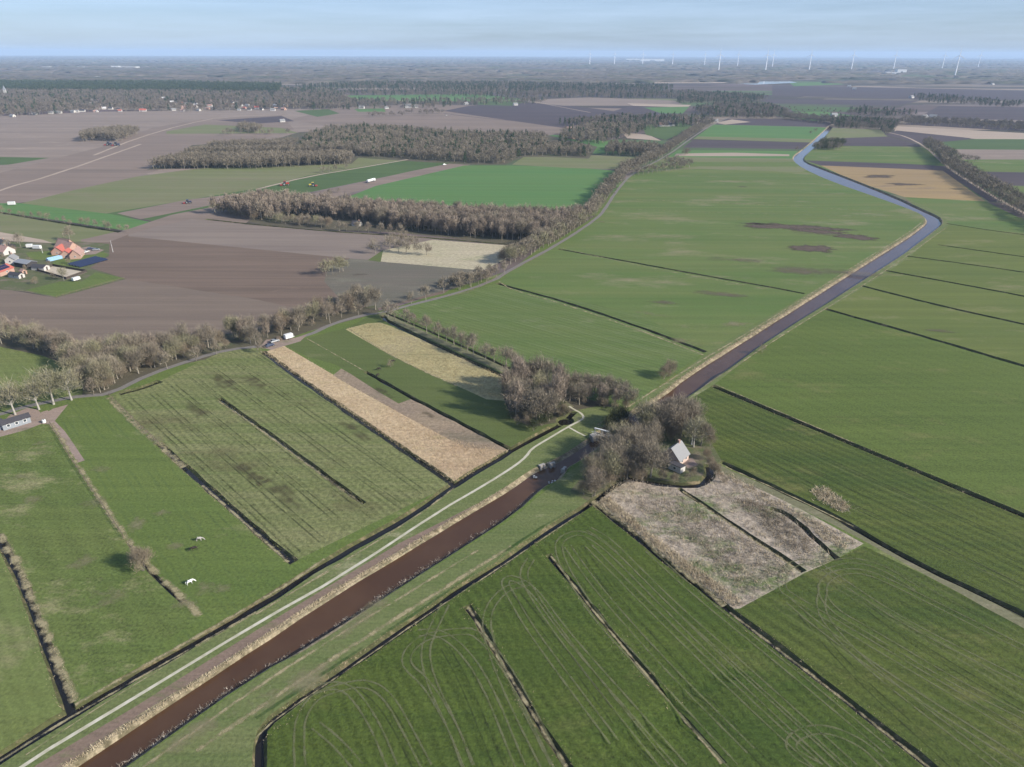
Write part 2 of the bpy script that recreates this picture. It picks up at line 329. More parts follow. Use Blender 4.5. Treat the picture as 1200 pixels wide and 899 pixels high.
area('paddock', 'paddock2', [(58,492),(80,476),(127,463),(160,495),(187,520),(277,600),(343,659),(232,724),(200,693),(170,663),(125,597),(87,540)])
area('stubble_field', 'stubble', [(127,463),(140,462),(188,446),(260,412),(300,406),(311,416),(400,477),(531,567),(343,659),(277,600),(187,520),(160,495)])
area('dry_reed_strip', 'straw', [(309,413),(332,405),(407,449),(470,484),(525,513),(598,528),(532,567),(400,477)])
area('bare_grass_strip', 'brownplot', [(390,440),(400,432),(440,455),(485,466),(600,528),(545,525),(470,485),(407,450)])
area('green_strip', 'greenstrip', [(318,404),(360,396),(429,436),(486,466),(467,473),(440,457),(395,428),(360,418),(334,405)])
area('green_strip', 'greenstrip', [(360,396),(407,384),(450,362),(458,374),(444,379),(422,381),(450,412),(490,432),(535,452),(572,467),(600,460),(668,488),(600,528),(486,466),(429,436)])
area('dry_reed_strip', 'straw_y', [(405,386),(430,379),(446,378),(460,383),(592,441),(595,470),(570,468),(535,452),(490,432),(450,412)])
area('green_strip', 'greenstrip', [(446,366),(462,362),(592,426),(640,452),(690,470),(680,486),(640,472),(598,445),(452,376)])
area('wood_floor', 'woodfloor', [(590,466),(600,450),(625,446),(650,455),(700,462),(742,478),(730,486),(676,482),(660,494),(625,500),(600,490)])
# middle pastures
area('pasture', 'pasture2', [(443,366),(482,357),(520,348),(583,332),(600,337),(750,368),(825,412),(735,480),(690,468),(640,450),(590,426)])
area('pasture', 'pasture', [(583,332),(600,316),(655,288),(750,309),(900,336),(945,344),(828,414),(750,368)])
area('pasture', 'pasture', [(655,288),(700,257),(710,245),(742,202),(820,196),(940,200),(1010,222),(1087,250),(1087,262),(1015,312),(945,346),(900,336),(750,309)])
area('pasture_strip', 'far_olive', [(742,202),(782,184),(930,186),(950,198),(938,202),(820,198)])
area('green_strip', 'far_green', [(782,184),(795,176),(935,177),(928,186)])
area('green_strip', 'pasture', [(745,201),(770,190),(935,190),(945,196),(820,195)])
area('dry_strip', 'far_tan', [(793,180),(860,179),(925,181),(925,183),(790,183)])
area('ploughed_strip', 'far_dark', [(800,173),(812,164),(950,167),(938,175)])
area('green_field', 'far_green', [(812,163),(836,146),(960,149),(970,150),(950,167)])
area('dry_strip', 'far_olive', [(813,163),(818,160),(955,163),(950,167)])
area('ploughed_field', 'far_dark', [(838,146),(850,139),(960,140),(975,145),(968,149)])
area('stubble_field', 'far_tan', [(838,144),(858,140),(880,143),(850,146)])
area('green_field', 'far_green', [(900,134),(960,130),(1010,137),(955,142)])
# right country
area('pasture', 'far_olive', [(975,150),(1032,152),(1040,160),(985,162),(950,176),(944,184)])
area('ploughed_strip', 'far_dark', [(985,162),(1040,160),(1078,170),(1080,173),(980,171)])
area('green_field', 'pasture', [(950,176),(980,171),(1078,172),(1100,180),(1112,196),(1060,193),(943,188)])
area('ploughed_strip', 'far_dark', [(943,188),(1060,192),(1112,195),(1175,236),(1160,237),(1104,200),(1060,199),(962,194)])
area('stubble_field', 'ochre', [(962,194),(1060,198),(1105,200),(1155,236),(1060,231),(1000,212)])
area('pasture', 'pasture', [(1060,231),(1155,236),(1200,258),(1420,330),(1420,345),(1200,274),(1104,262),(1100,252)])
area('stubble_field', 'far_tan', [(1051,148),(1200,156),(1400,160),(1300,164),(1144,163),(1048,154)])
area('ploughed_field', 'far_dark', [(1036,158),(1051,153),(1138,162),(1085,170)])
area('green_field', 'far_dgreen', [(1085,168),(1144,163),(1400,164),(1400,178),(1118,175)])
area('stubble_field', 'far_pink', [(1118,175),(1400,177),(1400,188),(1128,187)])
area('green_field', 'pasture', [(1128,187),(1400,187),(1400,206),(1146,201)])
area('ploughed_strip', 'far_dark', [(1146,201),(1400,206),(1400,226),(1168,217)])
area('green_field', 'pasture', [(1168,217),(1400,224),(1400,300),(1196,240)])
area('ploughed_field', 'far_dark', [(1100,124),(1300,128),(1400,152),(1200,154),(1060,146),(1080,136)])
area('ploughed_field', 'far_dark', [(905,100),(1200,106),(1400,108),(1400,118),(1050,116),(905,112)])
area('ploughed_field', 'far_dark', [(890,116),(1080,118),(1050,124),(900,121)])
area('stubble_field', 'far_pink', [(1060,138),(1200,141),(1400,142),(1400,146),(1200,144)])
area('green_field', 'far_dgreen', [(920,124),(1010,126),(1060,131),(930,131)])
area('stubble_field', 'far_tan', [(690,94),(860,94),(880,97),(720,98)])
area('green_field', 'far_green', [(925,97),(970,96),(990,99),(930,101)])
area('lake', 'canal', [(846,97.6),(862,95.2),(925,94.6),(934,97),(885,99.2)])
E3 = [(1104,262),(1200,274),(1420,320),(1420,620),(1200,606),(835,452),(900,400),(1010,336),(1062,300),(1100,272)]
area('pasture', 'east3', E3)
area('pasture', 'east2', [(967,362),(1200,429),(1480,520),(1480,740),(1200,606),(835,452),(900,400)])
area('winter_grass_field', 'near_e', [(835,452),(1200,606),(1480,730),(1480,850),(1200,724),(1000,618),(845,540),(815,500),(797,470)])
# south of the canal
area('canal_side_meadow', 'bankgrass', [(-40,1030),(150,899),(300,795),(600,608),(662,556),(712,524),(745,506),(775,486),(812,494),(836,530),(850,545),(760,572),(696,592),(540,690),(433,765),(303,862),(303,1030)])
area('winter_grass_field', 'near_s', [(303,862),(433,765),(500,719),(577,669),(677,602),(693,590),(749,631),(855,716),(967,800),(1092,899),(1280,1040),(303,1040)])
area('winter_grass_field', 'near_e', [(855,716),(867,713),(944,671),(981,655),(1012,640),(1200,729),(1480,860),(1480,1040),(1280,1040),(1092,899),(967,800)])
area('marsh', 'marsh', [(696,590),(717,569),(736,559),(760,565),(800,572),(826,568),(838,552),(846,546),(1012,637),(981,655),(944,671),(867,713),(853,715)])
area('cottage_garden', 'island', [(668,576),(690,548),(715,528),(745,508),(775,488),(800,475),(822,500),(846,540),(832,546),(832,560),(822,567),(795,568),(760,562),(736,558),(716,569),(690,588)])
area('gravel_yard', 'dirt', [(799,540),(811,536),(818,545),(806,549)])
# north bank between the black ditch and the canal
area('canal_side_grass', 'bankgrass', [(-100,960),(0,890),(83,836),(300,712),(487,601),(532,568),(598,528),(662,494),(670,482),(700,476),(740,478),(828,414),(945,345),(1015,311),(1062,279),(1087,261),(1084,266),(1062,284),(1012,315),(900,386),(806,445),(734,492),(702,511),(682,524),(663,536),(640,552),(612,566),(550,603),(467,653),(300,759),(78,902),(-60,990)])
area('brown_bank', 'towpath', [(-50,985),(42,897),(157,829),(300,739),(467,637),(560,590),(580,580),(590,578),(550,600),(467,650),(300,755),(75,903),(-30,1000)])
area('canal_side_grass', 'bankgrass', [(1060,232),(1104,250),(1112,262),(1062,304),(1010,338),(900,402),(835,452),(797,475),(840,440),(900,396),(1007,331),(1060,297),(1100,266),(1104,258),(1075,244)])
def line_area(name, mat, px, w, sm=1, ground=True):
    G.append((name, mat, strip(smooth(W(px), sm), w, w*.08, 6.), 0.))
line_area('road', 'asphalt', [(-260,545),(0,486),(20,479),(70,468),(96,464),(128,462),(176,438),(230,420),(266,410),(312,405),(360,394),(390,379),(426,369),(446,367)], 2.8)
line_area('road', 'asphalt', [(446,367),(482,357),(520,348),(575,331),(600,315),(655,286),(700,256),(709,245),(720,227),(740,203),(780,184),(810,162),(834,146),(870,132)], 2.8)
line_area('road', 'dirt_grass', [(446,367),(500,393),(592,434),(640,458),(668,478)], 4.0)
line_area('farm_track', 'far_pink2', [(152,274),(190,262),(225,250),(300,243)], 4)
line_area('farm_track', 'far_tan', [(-120,270),(0,222),(60,206),(165,169)], 4)
line_area('farm_track', 'far_tan', [(110,182),(160,162),(215,146),(260,137),(330,134)], 4)
line_area('farm_track', 'far_tan', [(620,118),(650,124),(692,132)], 4)
line_area('farm_track', 'far_dark', [(520,133),(560,138),(640,145)], 5)
line_area('farm_track', 'far_tan', [(300,222),(360,207),(420,197),(478,187)], 4)
line_area('drive', 'dirt', [(52,482),(60,494),(75,510),(95,541)], 2.2)
line_area('farm_track', 'dirt_grass', [(829,541),(850,552),(920,583),(1000,623),(1060,656),(1200,731),(1420,850)], 3.2)
line_area('farm_track', 'far_tan', [(1040,155),(1062,160),(1085,172),(1110,196),(1150,222),(1200,250),(1300,300)], 3.5)
area('stable_yard', 'dirt', [(0,498),(12,486),(32,478),(44,480),(56,492),(62,497),(48,497),(30,504),(0,512),(-40,515)])
area('stable_yard', 'dirt', [(50,486),(62,479),(80,474),(70,486),(62,496)])
area('layby', 'dirt', [(304,407),(312,398),(345,396),(360,392),(352,400),(318,410)])
line_area('canal_path', 'concrete_path', [(-60,960),(22,899),(157,818),(300,731),(400,675),(513,600),(570,567),(605,545),(617,534.5),(623,526),(636,518),(666,500),(680,493),(684.5,489),(681,484),(673,480),(667,476)], .85, 1)
line_area('footpath', 'concrete_path', [(667,501),(676,506),(686,511)], .7, 0)
# canal: bank outline then water
CAN_L = [(-120,1040),(80,899),(300,756),(367,710),(467,650),(550,600),(600,570),(625,552),(640,546),(663,534.5),(682,522),(696,512),(702,507),(722,494),(733,488),(775,465),(806,440),(852,411),(900,381),(1012.5,310),(1062.5,279),(1083,264),(1087,259),(1085,254),(1075,248),(1037,234),(975,212.5),(942,197.5),(930,188),(930,182.5),(940,176),(950,167.5),(972,147.5)]
CAN_R = [(-60,1040),(137,899),(300,785),(367,752),(443,700),(487,672),(533,643),(600,600),(634,568),(651,561),(658,554),(662,546),(672,541),(688,530),(704.5,518),(712,512),(745,500),(775,483),(797,468),(840,440),(900,396),(1007.5,330),(1060,296),(1097.5,267.5),(1104,260),(1100,254),(1075,243),(1050,231),(1000,211),(957.5,195),(942,189),(941,184),(950,176),(957.5,170),(976,148.5)]
def offset(pts, d):
    o = []
    for i, p in enumerate(pts):
        a = pts[max(i-1, 0)]; b = pts[min(i+1, len(pts)-1)]; t = Vector((b[0]-a[0], b[1]-a[1])).normalized()
        o.append((p[0]-t.y*d, p[1]+t.x*d))
    return o
cl = resample(smooth(W(CAN_L), 1), 6.); cr = resample(smooth(W(CAN_R), 1), 6.)
_r = random.Random(5)
jit = lambda pts, a: [(p[0]+_r.uniform(-a, a), p[1]+_r.uniform(-a, a)) for p in pts]
NW = len(G)
G.append(('canal_bank', 'canalbank', offset(cl, 1.2)+offset(cr, -1.3)[::-1], 0.))
ditch([(-60,925),(0,888),(83,835),(300,711),(383,658),(487,600),(532,567),(600,527),(640,504.5),(658,496),(671,483)], 3.2, 2.0)
ditch([(303,1000),(303,899),(303,862),(323,838),(433,763),(500,717),(540,688),(577,667),(633,627),(677,600),(693,589),(717,570),(736,559)], 2.6, 1.4)
ditch([(736,559),(760,564),(795,569),(821,568),(831,560),(833,550),(830,545)], 3.4, 2.2)
ditch([(697,591),(749,631),(787,663),(855,715),(967,800),(1025,846),(1092,899),(1200,985)], 2.2, .9)
ditch([(846,541),(905,570),(967,599),(1075,661),(1200,720),(1400,822)], 2.4, 1.2)
ditch([(548,711),(590,777),(620,830),(667,899),(720,980)], 1.8, .8)
ditch([(643,651),(687,703),(700,719),(746,775),(770,803)], 1.6, .6)
ditch([(770,803),(792,829),(846,892)], .8, .25)
ditch([(797,573),(821,589),(880,628),(941,669)], 1.8, .9)
ditch([(904,596),(920,601),(939,615),(955,631),(981,655)], 2.0, 1.0)
ditch([(-60,540),(0,633),(20,670),(40,720),(54,757),(83,835)][1:], 2.4, 1.3)
ditch([(-300,200),(-200,420),(-60,575),(0,633)][2:], 2.4, 1.3)
ditch([(150,634),(170,663),(200,693),(214,706)], 1.3, .5)
ditch([(187,520),(237,566),(277,601),(343,658)], 2.4, 1.3)
ditch([(258,467),(300,497),(345,530),(426,589)], 1.8, .9)
ditch([(308,412),(350,443),(400,477),(465,522),(531,566)], 2.8, 1.6)
ditch([(429,436),(485,467),(540,496),(599,527)], 2.0, 1.1)
ditch([(448,370),(455,377),(500,399),(560,427),(600,445)], 2.6, 1.4)
ditch([(452,367),(487,381),(540,405),(597,432)], 1.6, .6)
ditch([(141,461),(165,455),(186,447)], 4.0, 2.8)
ditch([(583,332),(600,337),(660,353),(750,383),(826,412)], 2.4, 1.3)
ditch([(655,292),(750,309),(820,322),(900,336),(942,344)], 2.4, 1.2)
ditch([(835,452),(900,479),(1000,521),(1200,604),(1420,697)], 2.6, 1.4)
ditch([(967,362),(1075,392),(1200,429),(1420,492)], 2.8, 1.6)
ditch([(1010,335),(1100,358),(1200,380),(1420,428)], 2.6, 1.5)
ditch([(1037,317),(1120,332),(1200,347),(1420,389)], 2.6, 1.5)
ditch([(1062,300),(1130,309),(1200,319),(1420,351)], 2.4, 1.4)
ditch([(1100,287),(1150,294),(1200,301),(1420,330)], 2.2, 1.3)
ditch([(1110,262),(1160,270),(1200,275),(1400,300)], 2.0, 1.0)
ditch([(242,257),(286,262),(340,267),(386,271),(430,274),(520,280),(600,287)], 3.2, 2.2)
ditch([(0,249),(75,262),(140,272)], 3.0, 1.8)
for i, (p, wo, wi) in enumerate(DITCH):
    p = smooth(p, 1)
    G.append(('ditch_bank', 'bank', strip(p, wo, .38, 4., i, .5), 0.))
for i, (p, wo, wi) in enumerate(DITCH):
    p = smooth(p, 1)
    G.append(('ditch_water', 'ditchw', strip(p, wi, .24, 4., i+90, 0), -.8))
# pond at the end of the black ditch
cx, cy = P(662, 493)
G.append(('ditch_bank', 'bank', [(cx+3.4*math.cos(a), cy+3.4*math.sin(a)) for a in np.linspace(0, 6, 14)], 0.))
G.append(('ditch_water', 'ditchw', [(cx+2.5*math.cos(a), cy+2.5*math.sin(a)) for a in np.linspace(0.1, 6.1, 12)], -.8))
G.append(('canal_water', 'canal', jit(cl, .12)+jit(cr, .15)[::-1], -1.1))
def build_ground():
    verts, faces = [], []
    big = [(28500*math.cos(a), 28500*math.sin(a)) for a in np.linspace(0, 2*math.pi, 97)[:-1]]
    polys = [big] + [g[2] for g in G]
    for p in polys:
        k = len(verts); verts += [Vector(q) for q in p]; faces.append(list(range(k, k+len(p))))
    vo, eo, fo, *_ = delaunay_2d_cdt(verts, [], faces, 1, 1e-3, False)
    V = np.array([(v.x, v.y) for v in vo]); T = np.array([f for f in fo if len(f) == 3])
    c = V[T].mean(1)
    own = np.full(len(T), -1)
    for gi, g in enumerate(G):
        q = np.array(g[2]); bb = (q[:,0].min(), q[:,0].max(), q[:,1].min(), q[:,1].max())
        idx = np.where((c[:,0] >= bb[0]) & (c[:,0] <= bb[1]) & (c[:,1] >= bb[2]) & (c[:,1] <= bb[3]))[0]
        if not len(idx): continue
        x, y = c[idx,0], c[idx,1]; ins = np.zeros(len(idx), bool)
        for (x0, y0), (x1, y1) in zip(q, np.roll(q, -1, 0)):
            m = ((y0 > y) != (y1 > y))
            with np.errstate(divide='ignore', invalid='ignore'):
                ins ^= m & (x < (x1-x0)*(y-y0)/(y1-y0)+x0)
        own[idx[ins]] = gi
    z = np.zeros(len(V))
    for gi, g in enumerate(G):
        if g[3] < 0:
            vi = np.unique(T[own == gi]); z[vi] = np.minimum(z[vi], g[3])
    V3 = np.c_[V, z]
    return V3, T, own
V3, T, OWN = build_ground()
def emit(name, mat, sel):
    t = T[sel]; 
    if not len(t): return None
    u, inv = np.unique(t.ravel(), return_inverse=True)
    v = V3[u]; t = inv.reshape(-1, 3)
    e1 = v[t[:,1]]-v[t[:,0]]; e2 = v[t[:,2]]-v[t[:,0]]; s = e1[:,0]*e2[:,1]-e1[:,1]*e2[:,0]
    t[s < 0] = t[s < 0][:, ::-1]
    me = npmesh(name, v, t); me.materials.append(mat)
    o = bpy.data.objects.new(name, me); link(o); o['kind'] = 'structure'; return o
# the open country beyond: a patchwork of narrow fields
def country_mat():
    m, n, l, b = newmat('far_country'); v = objc(n)
    vo = n.new('ShaderNodeTexVoronoi'); vo.distance = 'CHEBYCHEV'; vo.inputs['Scale'].default_value = 1; vo.inputs['Randomness'].default_value = .85
    l(mapping(n, l, v, .25, (1/620, 1/230, 1)), vo.inputs['Vector'])
    r = n.new('ShaderNodeValToRGB'); r.color_ramp.interpolation = 'CONSTANT'
    cols = [(.115,.085,.085),(.17,.135,.125),(.075,.12,.05),(.06,.05,.055),(.15,.155,.08),(.10,.08,.08),(.24,.19,.15),(.06,.055,.045),(.085,.13,.055),(.13,.10,.095),(.07,.06,.05)]
    r.color_ramp.elements[0].position = 0; r.color_ramp.elements[0].color = (*cols[0], 1)
    r.color_ramp.elements[1].position = 1/len(cols); r.color_ramp.elements[1].color = (*cols[1], 1)
    for i in range(2, len(cols)):
        e = r.color_ramp.elements.new(i/len(cols)); e.color = (*cols[i], 1)
    sx = n.new('ShaderNodeSeparateColor'); l(vo.outputs['Color'], sx.inputs[0]); l(sx.outputs[0], r.inputs[0])
    g = noise(n, l, mapping(n, l, v, .2, (.0012, .006, 1)), 1., 6, .65)
    c = mixc(n, l, mapr(n, l, g, .45, .62), r.outputs[0], (.075,.065,.055))
    l(c, b.inputs['Base Color']); b.inputs['Roughness'].default_value = 1; b.inputs['Specular IOR Level'].default_value = .1
    return m
emit('countryside', country_mat(), OWN == -1)
merged = {}
for gi, g in enumerate(G):
    key = (g[0], g[1]) if g[0] in ('ditch_bank', 'ditch_water', 'canal_bank', 'canal_water', 'road', 'farm_track', 'wood_floor') else (g[0], g[1], gi)
    merged.setdefault(key, []).append(gi)
for k, gis in merged.items():
    emit(k[0], M[k[1]], np.isin(OWN, gis))
# ------------------------------------------------------------------ worn tracks, verges and stains lying on the fields
def overlay(name, mat, items, z=.03):
    """items: ('line', px points, width) or ('blob', px centre, rx metres, ry metres, bearing)"""
    vs, fs, uv = [], [], []
    for k, it in enumerate(items):
        zz = z + .004*(k % 7)
        if it[0] in ('line', 'wline'):
            p = resample(it[1] if it[0] == 'wline' else smooth(W(it[1]), it[3] if len(it) > 3 else 2), 3.); w = it[2]; b0 = len(vs)
            for off, u in ((w/2, -1), (0, 0), (-w/2, 1)):
                vs += [(x, y, zz) for x, y in offset(p, off)]; uv += [(u, i/len(p)) for i in range(len(p))]
            n_ = len(p)
            for r_ in (0, 1):
                for i in range(n_-1):
                    a = b0+r_*n_+i; fs.append((a, a+n_, a+n_+1, a+1))
        else:
            cx, cy = P(*it[1]); a0 = it[4] if len(it) > 4 else 0; b0 = len(vs); n_ = 28; rg = random.Random(k)
            vs.append((cx, cy, zz)); uv.append((0, 0))
            ring = [(1+rg.uniform(-.25, .2)) for _ in range(n_)]
            for i in range(n_):
                a = 2*math.pi*i/n_; x = math.cos(a)*it[2]*ring[i]; y = math.sin(a)*it[3]*ring[i]
                vs.append((cx+x*math.cos(a0)-y*math.sin(a0), cy+x*math.sin(a0)+y*math.cos(a0), zz)); uv.append((1, 0))
            for i in range(n_):
                a = b0+1+i; b = b0+1+(i+1) % n_; fs.append((b0, a, b, b))
    # split quads into triangles so that every face is plain
    tf = []
    for f in fs:
        if f[2] == f[3]: tf.append(f[:3])
        else: tf += [(f[0], f[1], f[2]), (f[0], f[2], f[3])]
    me = npmesh(name, vs, tf, None, uv); me.materials.append(mat)
    o = bpy.data.objects.new(name, me); link(o); o['kind'] = 'structure'; return o
def dbl(px, gap=1.9, w=.9):                # both wheels of one pass
    p = smooth(W(px), 2); out_ = []
    for s in (-1, 1): out_.append(('wline', offset(p, s*gap/2), w))
    return out_
M['verge'] = overlay_mat('dry_verge', (.36,.31,.19), .8, (.36,.56), .3, (.26,.22,.12), .95)
M['verge_soft'] = overlay_mat('dry_verge_soft', (.27,.24,.14), .6, (.36,.62), .16, None, .95)
M['wheel'] = overlay_mat('wheel_track', (.175,.175,.095), .62, (.26,.56), .3, (.13,.135,.065), .85)
M['wheel_d'] = overlay_mat('wheel_track_dark', (.04,.048,.022), .42, (.36,.58), .15, None, .6)
M['wet'] = overlay_mat('wet_hollow', (.075,.055,.045), .95, (.18,.36), .035, (.11,.085,.065), .95)
M['stain'] = overlay_mat('soil_stain', (.085,.07,.04), .5, (.36,.54), .2, None, .95)
M['dull'] = overlay_mat('dull_patch', (.16,.125,.095), .6, (.34,.56), .03, (.12,.10,.07), .95)
M['green_ov'] = overlay_mat('fresh_grass', (.05,.10,.025), .7, (.4,.6), .06, None, .9)
V1 = []
for px, w in (([(0,626),(20,660),(42,712),(57,750),(88,822)],5),([(88,826),(180,774),(250,735),(300,706),(343,681),(380,655)],2.5),
              ([(60,496),(87,540),(125,597),(147,630),(172,661),(203,690),(234,722)],4.5),([(127,466),(158,496),(186,521),(215,548)],6),([(237,569),(277,604),(338,659)],2.2),
              ([(256,470),(300,500),(345,533),(424,591)],2.5),([(360,397),(429,436)],1.4),([(695,587),(749,627),(790,660),(850,710)],5.5),
              ([(800,576),(880,631),(938,670)],2.5),([(-10,898),(83,840),(300,717)],1.5),([(300,720),(487,607),(532,572)],1.6),
              ([(60,920),(300,746),(467,645),(560,594),(610,566)],0),([(700,498),(735,478),(806,432),(900,376),(1012,305),(1062,275),(1085,257)],2.6),
              ([(740,486),(775,462),(806,437),(900,378),(1012,307),(1064,276)],2.2),([(1110,266),(1060,302),(1008,337),(905,400),(850,438)],2.0),
              ([(585,330),(600,340),(660,356),(750,387),(824,416)],3),([(655,290),(750,312),(900,339)],2),([(740,234),(800,236),(900,240),(1030,248)],3),([(730,245),(860,250),(1000,253),(1080,256)],2),
              ([(837,450),(900,477),(1000,519)],1.6),([(850,547),(920,578),(1000,617)],1.4),([(855,718),(967,803),(1092,902)],2.0),([(548,711),(590,780),(640,862),(664,899)],2.2),
              ([(646,652),(700,722),(792,832),(846,895)],1.6),([(300,865),(323,842),(433,768),(500,721),(577,671),(677,604)],1.0),([(410,386),(450,412),(490,432),(535,452)],3)):
    if w: V1.append(('line', px, w, 1))
overlay('dry_verge', M['verge'], V1, .03)
overlay('bank_streaks', M['verge'], [('line', [(160,905),(300,806),(400,742),(480,694),(560,645)], 2.2), ('line', [(230,880),(330,812),(420,752),(520,690),(600,640)], 3.2), ('line', [(60,903),(200,815),(330,736),(500,632)], .9), ('line', [(30,885),(160,800),(300,718),(400,662)], .8)], .035)
overlay('bank_green', M['green_ov'], [('line', [(300,842),(420,762),(520,697),(630,620),(670,598)], 2.4)], .04)
# reed bed margin on the canal's north side and trodden patches
overlay('dry_patch', M['verge_soft'], [('blob', (185,512), 12, 5, A_N), ('blob', (45,520), 9, 3, .4), ('blob', (110,590), 10, 7), ('blob', (40,585), 8, 5), ('blob', (95,660), 7, 7), ('blob', (155,618), 6, 9),
        ('blob', (214,708), 7, 5), ('blob', (205,640), 6, 4), ('blob', (250,690), 12, 6), ('blob', (130,700), 12, 9), ('blob', (120,550), 8, 6), ('blob', (20,560), 8, 4), ('blob', (378,402), 4, 1.5), ('blob', (190,602), 8, 4), ('blob', (350,800), 22, 9, .5), ('blob', (430,720), 26, 5, .9), ('blob', (230,860), 18, 6, .8), ('blob', (800,400), 20, 8, 2.6), ('blob', (760,368), 22, 7, 2.7), ('blob', (700,260), 16, 8), ('blob', (860,380), 18, 9)], .07)
overlay('wet_hollow', M['wet'], [('blob', (925,266), 62, 17, -.25), ('blob', (955,271), 34, 11, -.3), ('blob', (1002,278), 22, 14, -.3), ('blob', (950,291), 26, 14, 0), ('blob', (1030,207), 22, 16, 0), ('blob', (1060,216), 30, 10, -.2), ('blob', (1038,206), 14, 8, 0), ('blob', (880,262), 20, 5, -.2), ('blob', (870,219), 9, 4)], .07)
overlay('dull_patch', M['dull'], [('blob', (960,318), 60, 20, -.2), ('blob', (870,305), 50, 12, -.2), ('blob', (1100,388), 12, 5, -.3), ('blob', (850,345), 40, 10, -.3), ('blob', (780,355), 26, 8, -.3), ('blob', (420,322), 16, 7, 0), ('blob', (974,586), 14, 6, A_E), ('blob', (975,275), 50, 12, -.2)], .1)
overlay('soil_stain', M['stain'], [('blob', (300,450), 26, 7, A_N), ('blob', (260,447), 30, 8, A_N), ('blob', (335,580), 26, 8, A_N), ('blob', (293,555), 22, 6, A_N), ('blob', (420,505), 22, 6, A_N), ('blob', (230,480), 24, 6, A_N), ('blob', (450,460), 16, 4, A_N), ('blob', (500,485), 12, 4, A_N), ('blob', (390,565), 11, 3, A_N)], .07)
# wheel tracks of the headland turns
TR = []
for px in ([(655,899),(600,790),(560,740),(535,740),(500,745),(478,762),(475,780),(500,800),(530,850),(550,899)],
           [(610,899),(570,800),(540,758),(512,740),(490,742)],
           [(500,899),(480,860),(455,815),(430,800),(400,805),(370,815),(352,840),(350,870),(352,899)],
           [(460,899),(440,850),(415,812),(395,802),(370,808)],
           [(420,899),(395,870),(370,850)],
           [(522,708),(505,742),(497,765),(505,800),(530,850),(548,899)],
           [(720,870),(660,790),(620,735),(600,700),(590,682),(600,676),(625,690),(660,740),(740,830),(800,899)],
           [(640,899),(600,820),(575,760),(568,720),(590,690),(620,683)],
           [(780,899),(700,800),(650,735),(620,690),(612,672),(622,655)],
           [(860,899),(760,790),(700,725),(670,680),(655,650),(655,632),(680,622),(710,640),(760,690),(830,760),(960,880),(980,899)],
           [(690,640),(740,690),(800,750),(900,845),(960,899)],
           [(665,640),(700,690),(780,780),(880,880)],
           [(1000,899),(880,790),(790,710),(740,660),(712,632),(690,620)],
           [(1040,880),(920,780),(820,700),(760,645)],
           [(1200,860),(1080,790),(980,730),(930,700),(915,690),(918,665),(950,655),(985,680),(1060,730),(1200,800)],
           [(1200,895),(1050,800),(960,735),(925,705)],
           [(1200,760),(1120,720),(1050,685),(1010,668),(975,672),(960,690),(975,715),(1020,740),(1120,800),(1200,840)],
           [(1075,690),(1030,662),(990,655),(955,668)],
           [(1170,899),(1040,800),(985,750),(960,715),(965,690)],
           [(960,899),(925,880),(930,862),(965,852),(1010,870),(1040,899)]):
    TR += dbl(px)
overlay('wheel_track', M['wheel'], TR, .05)
TD = []
for px in ([(490,899),(455,830),(420,800)],[(585,899),(545,800),(522,760)],[(760,899),(690,800),(640,740),(605,695)],[(900,899),(800,790),(720,700),(680,640)],[(1120,899),(1000,790),(940,720)],
           [(1200,830),(1080,760),(1000,700)],[(1200,690),(1080,630),(960,575),(860,520)],[(1200,665),(1080,610),(960,555),(850,505)],[(1200,640),(1060,580),(950,530),(845,480)]):
    TD += dbl(px, 1.9, .6)
overlay('wheel_track', M['wheel_d'], TD, .055)
TD = []
for k in range(7):
    f = k/6+.02; a = (150+150*f, 470-52*f); b = (345+178*f, 650-85*f)
    TD += dbl([a, ((a[0]+b[0])/2+random.Random(k).uniform(-2,2), (a[1]+b[1])/2), b], 1.8, .8)
overlay('wheel_track', M['wheel_d'], TD, .05)
# ------------------------------------------------------------------ trees
def twig_mat(name, a, b_, c=None, sc=.18, tr=.0):
    m, n, l, b = newmat(name); g = n.new('ShaderNodeNewGeometry'); v = g.outputs['Position']
    col = mixc(n, l, mapr(n, l, noise(n, l, v, sc, 3), .38, .62), a, b_)
    if c: col = mixc(n, l, mapr(n, l, noise(n, l, v, sc*.22, 3), .5, .66), col, c)
    l(col, b.inputs['Base Color']); b.inputs['Roughness'].default_value = .9; b.inputs['Specular IOR Level'].default_value = .1
    return m
M['twig'] = twig_mat('bare_twigs', (.265,.228,.168), (.155,.132,.10), (.21,.17,.13))
M['twig_g'] = twig_mat('mossy_twigs', (.27,.25,.155), (.165,.158,.095), (.20,.172,.118))
M['twig_b'] = twig_mat('birch_twigs', (.30,.245,.19), (.17,.138,.108))
M['twig_red'] = twig_mat('shrub_twigs', (.25,.205,.145), (.17,.14,.10), (.21,.16,.11))
M['ivy'] = twig_mat('ivy_leaves', (.045,.055,.025), (.07,.075,.035))
M['needle'] = twig_mat('conifer_needles', (.035,.055,.028), (.055,.075,.035))
M['twig_far_shaded'] = twig_mat('bare_twigs_far_shaded', (.165,.14,.112), (.115,.098,.082), (.14,.12,.10), .02)  # distant twigs darkened in colour for crown self-shadow the coarse slivers lack
M['twig_mid_shaded'] = twig_mat('bare_twigs_mid_shaded', (.205,.176,.132), (.14,.12,.09), (.17,.145,.115), .05)  # middle-distance twigs, milder crown self-shadow likewise put into the colour
M['bark'] = plain('tree_bark', (.27,.24,.19), .95, .25, 2.)
M['bark_pale'] = plain('pale_bark', (.34,.32,.28), .9, .2, 1.)
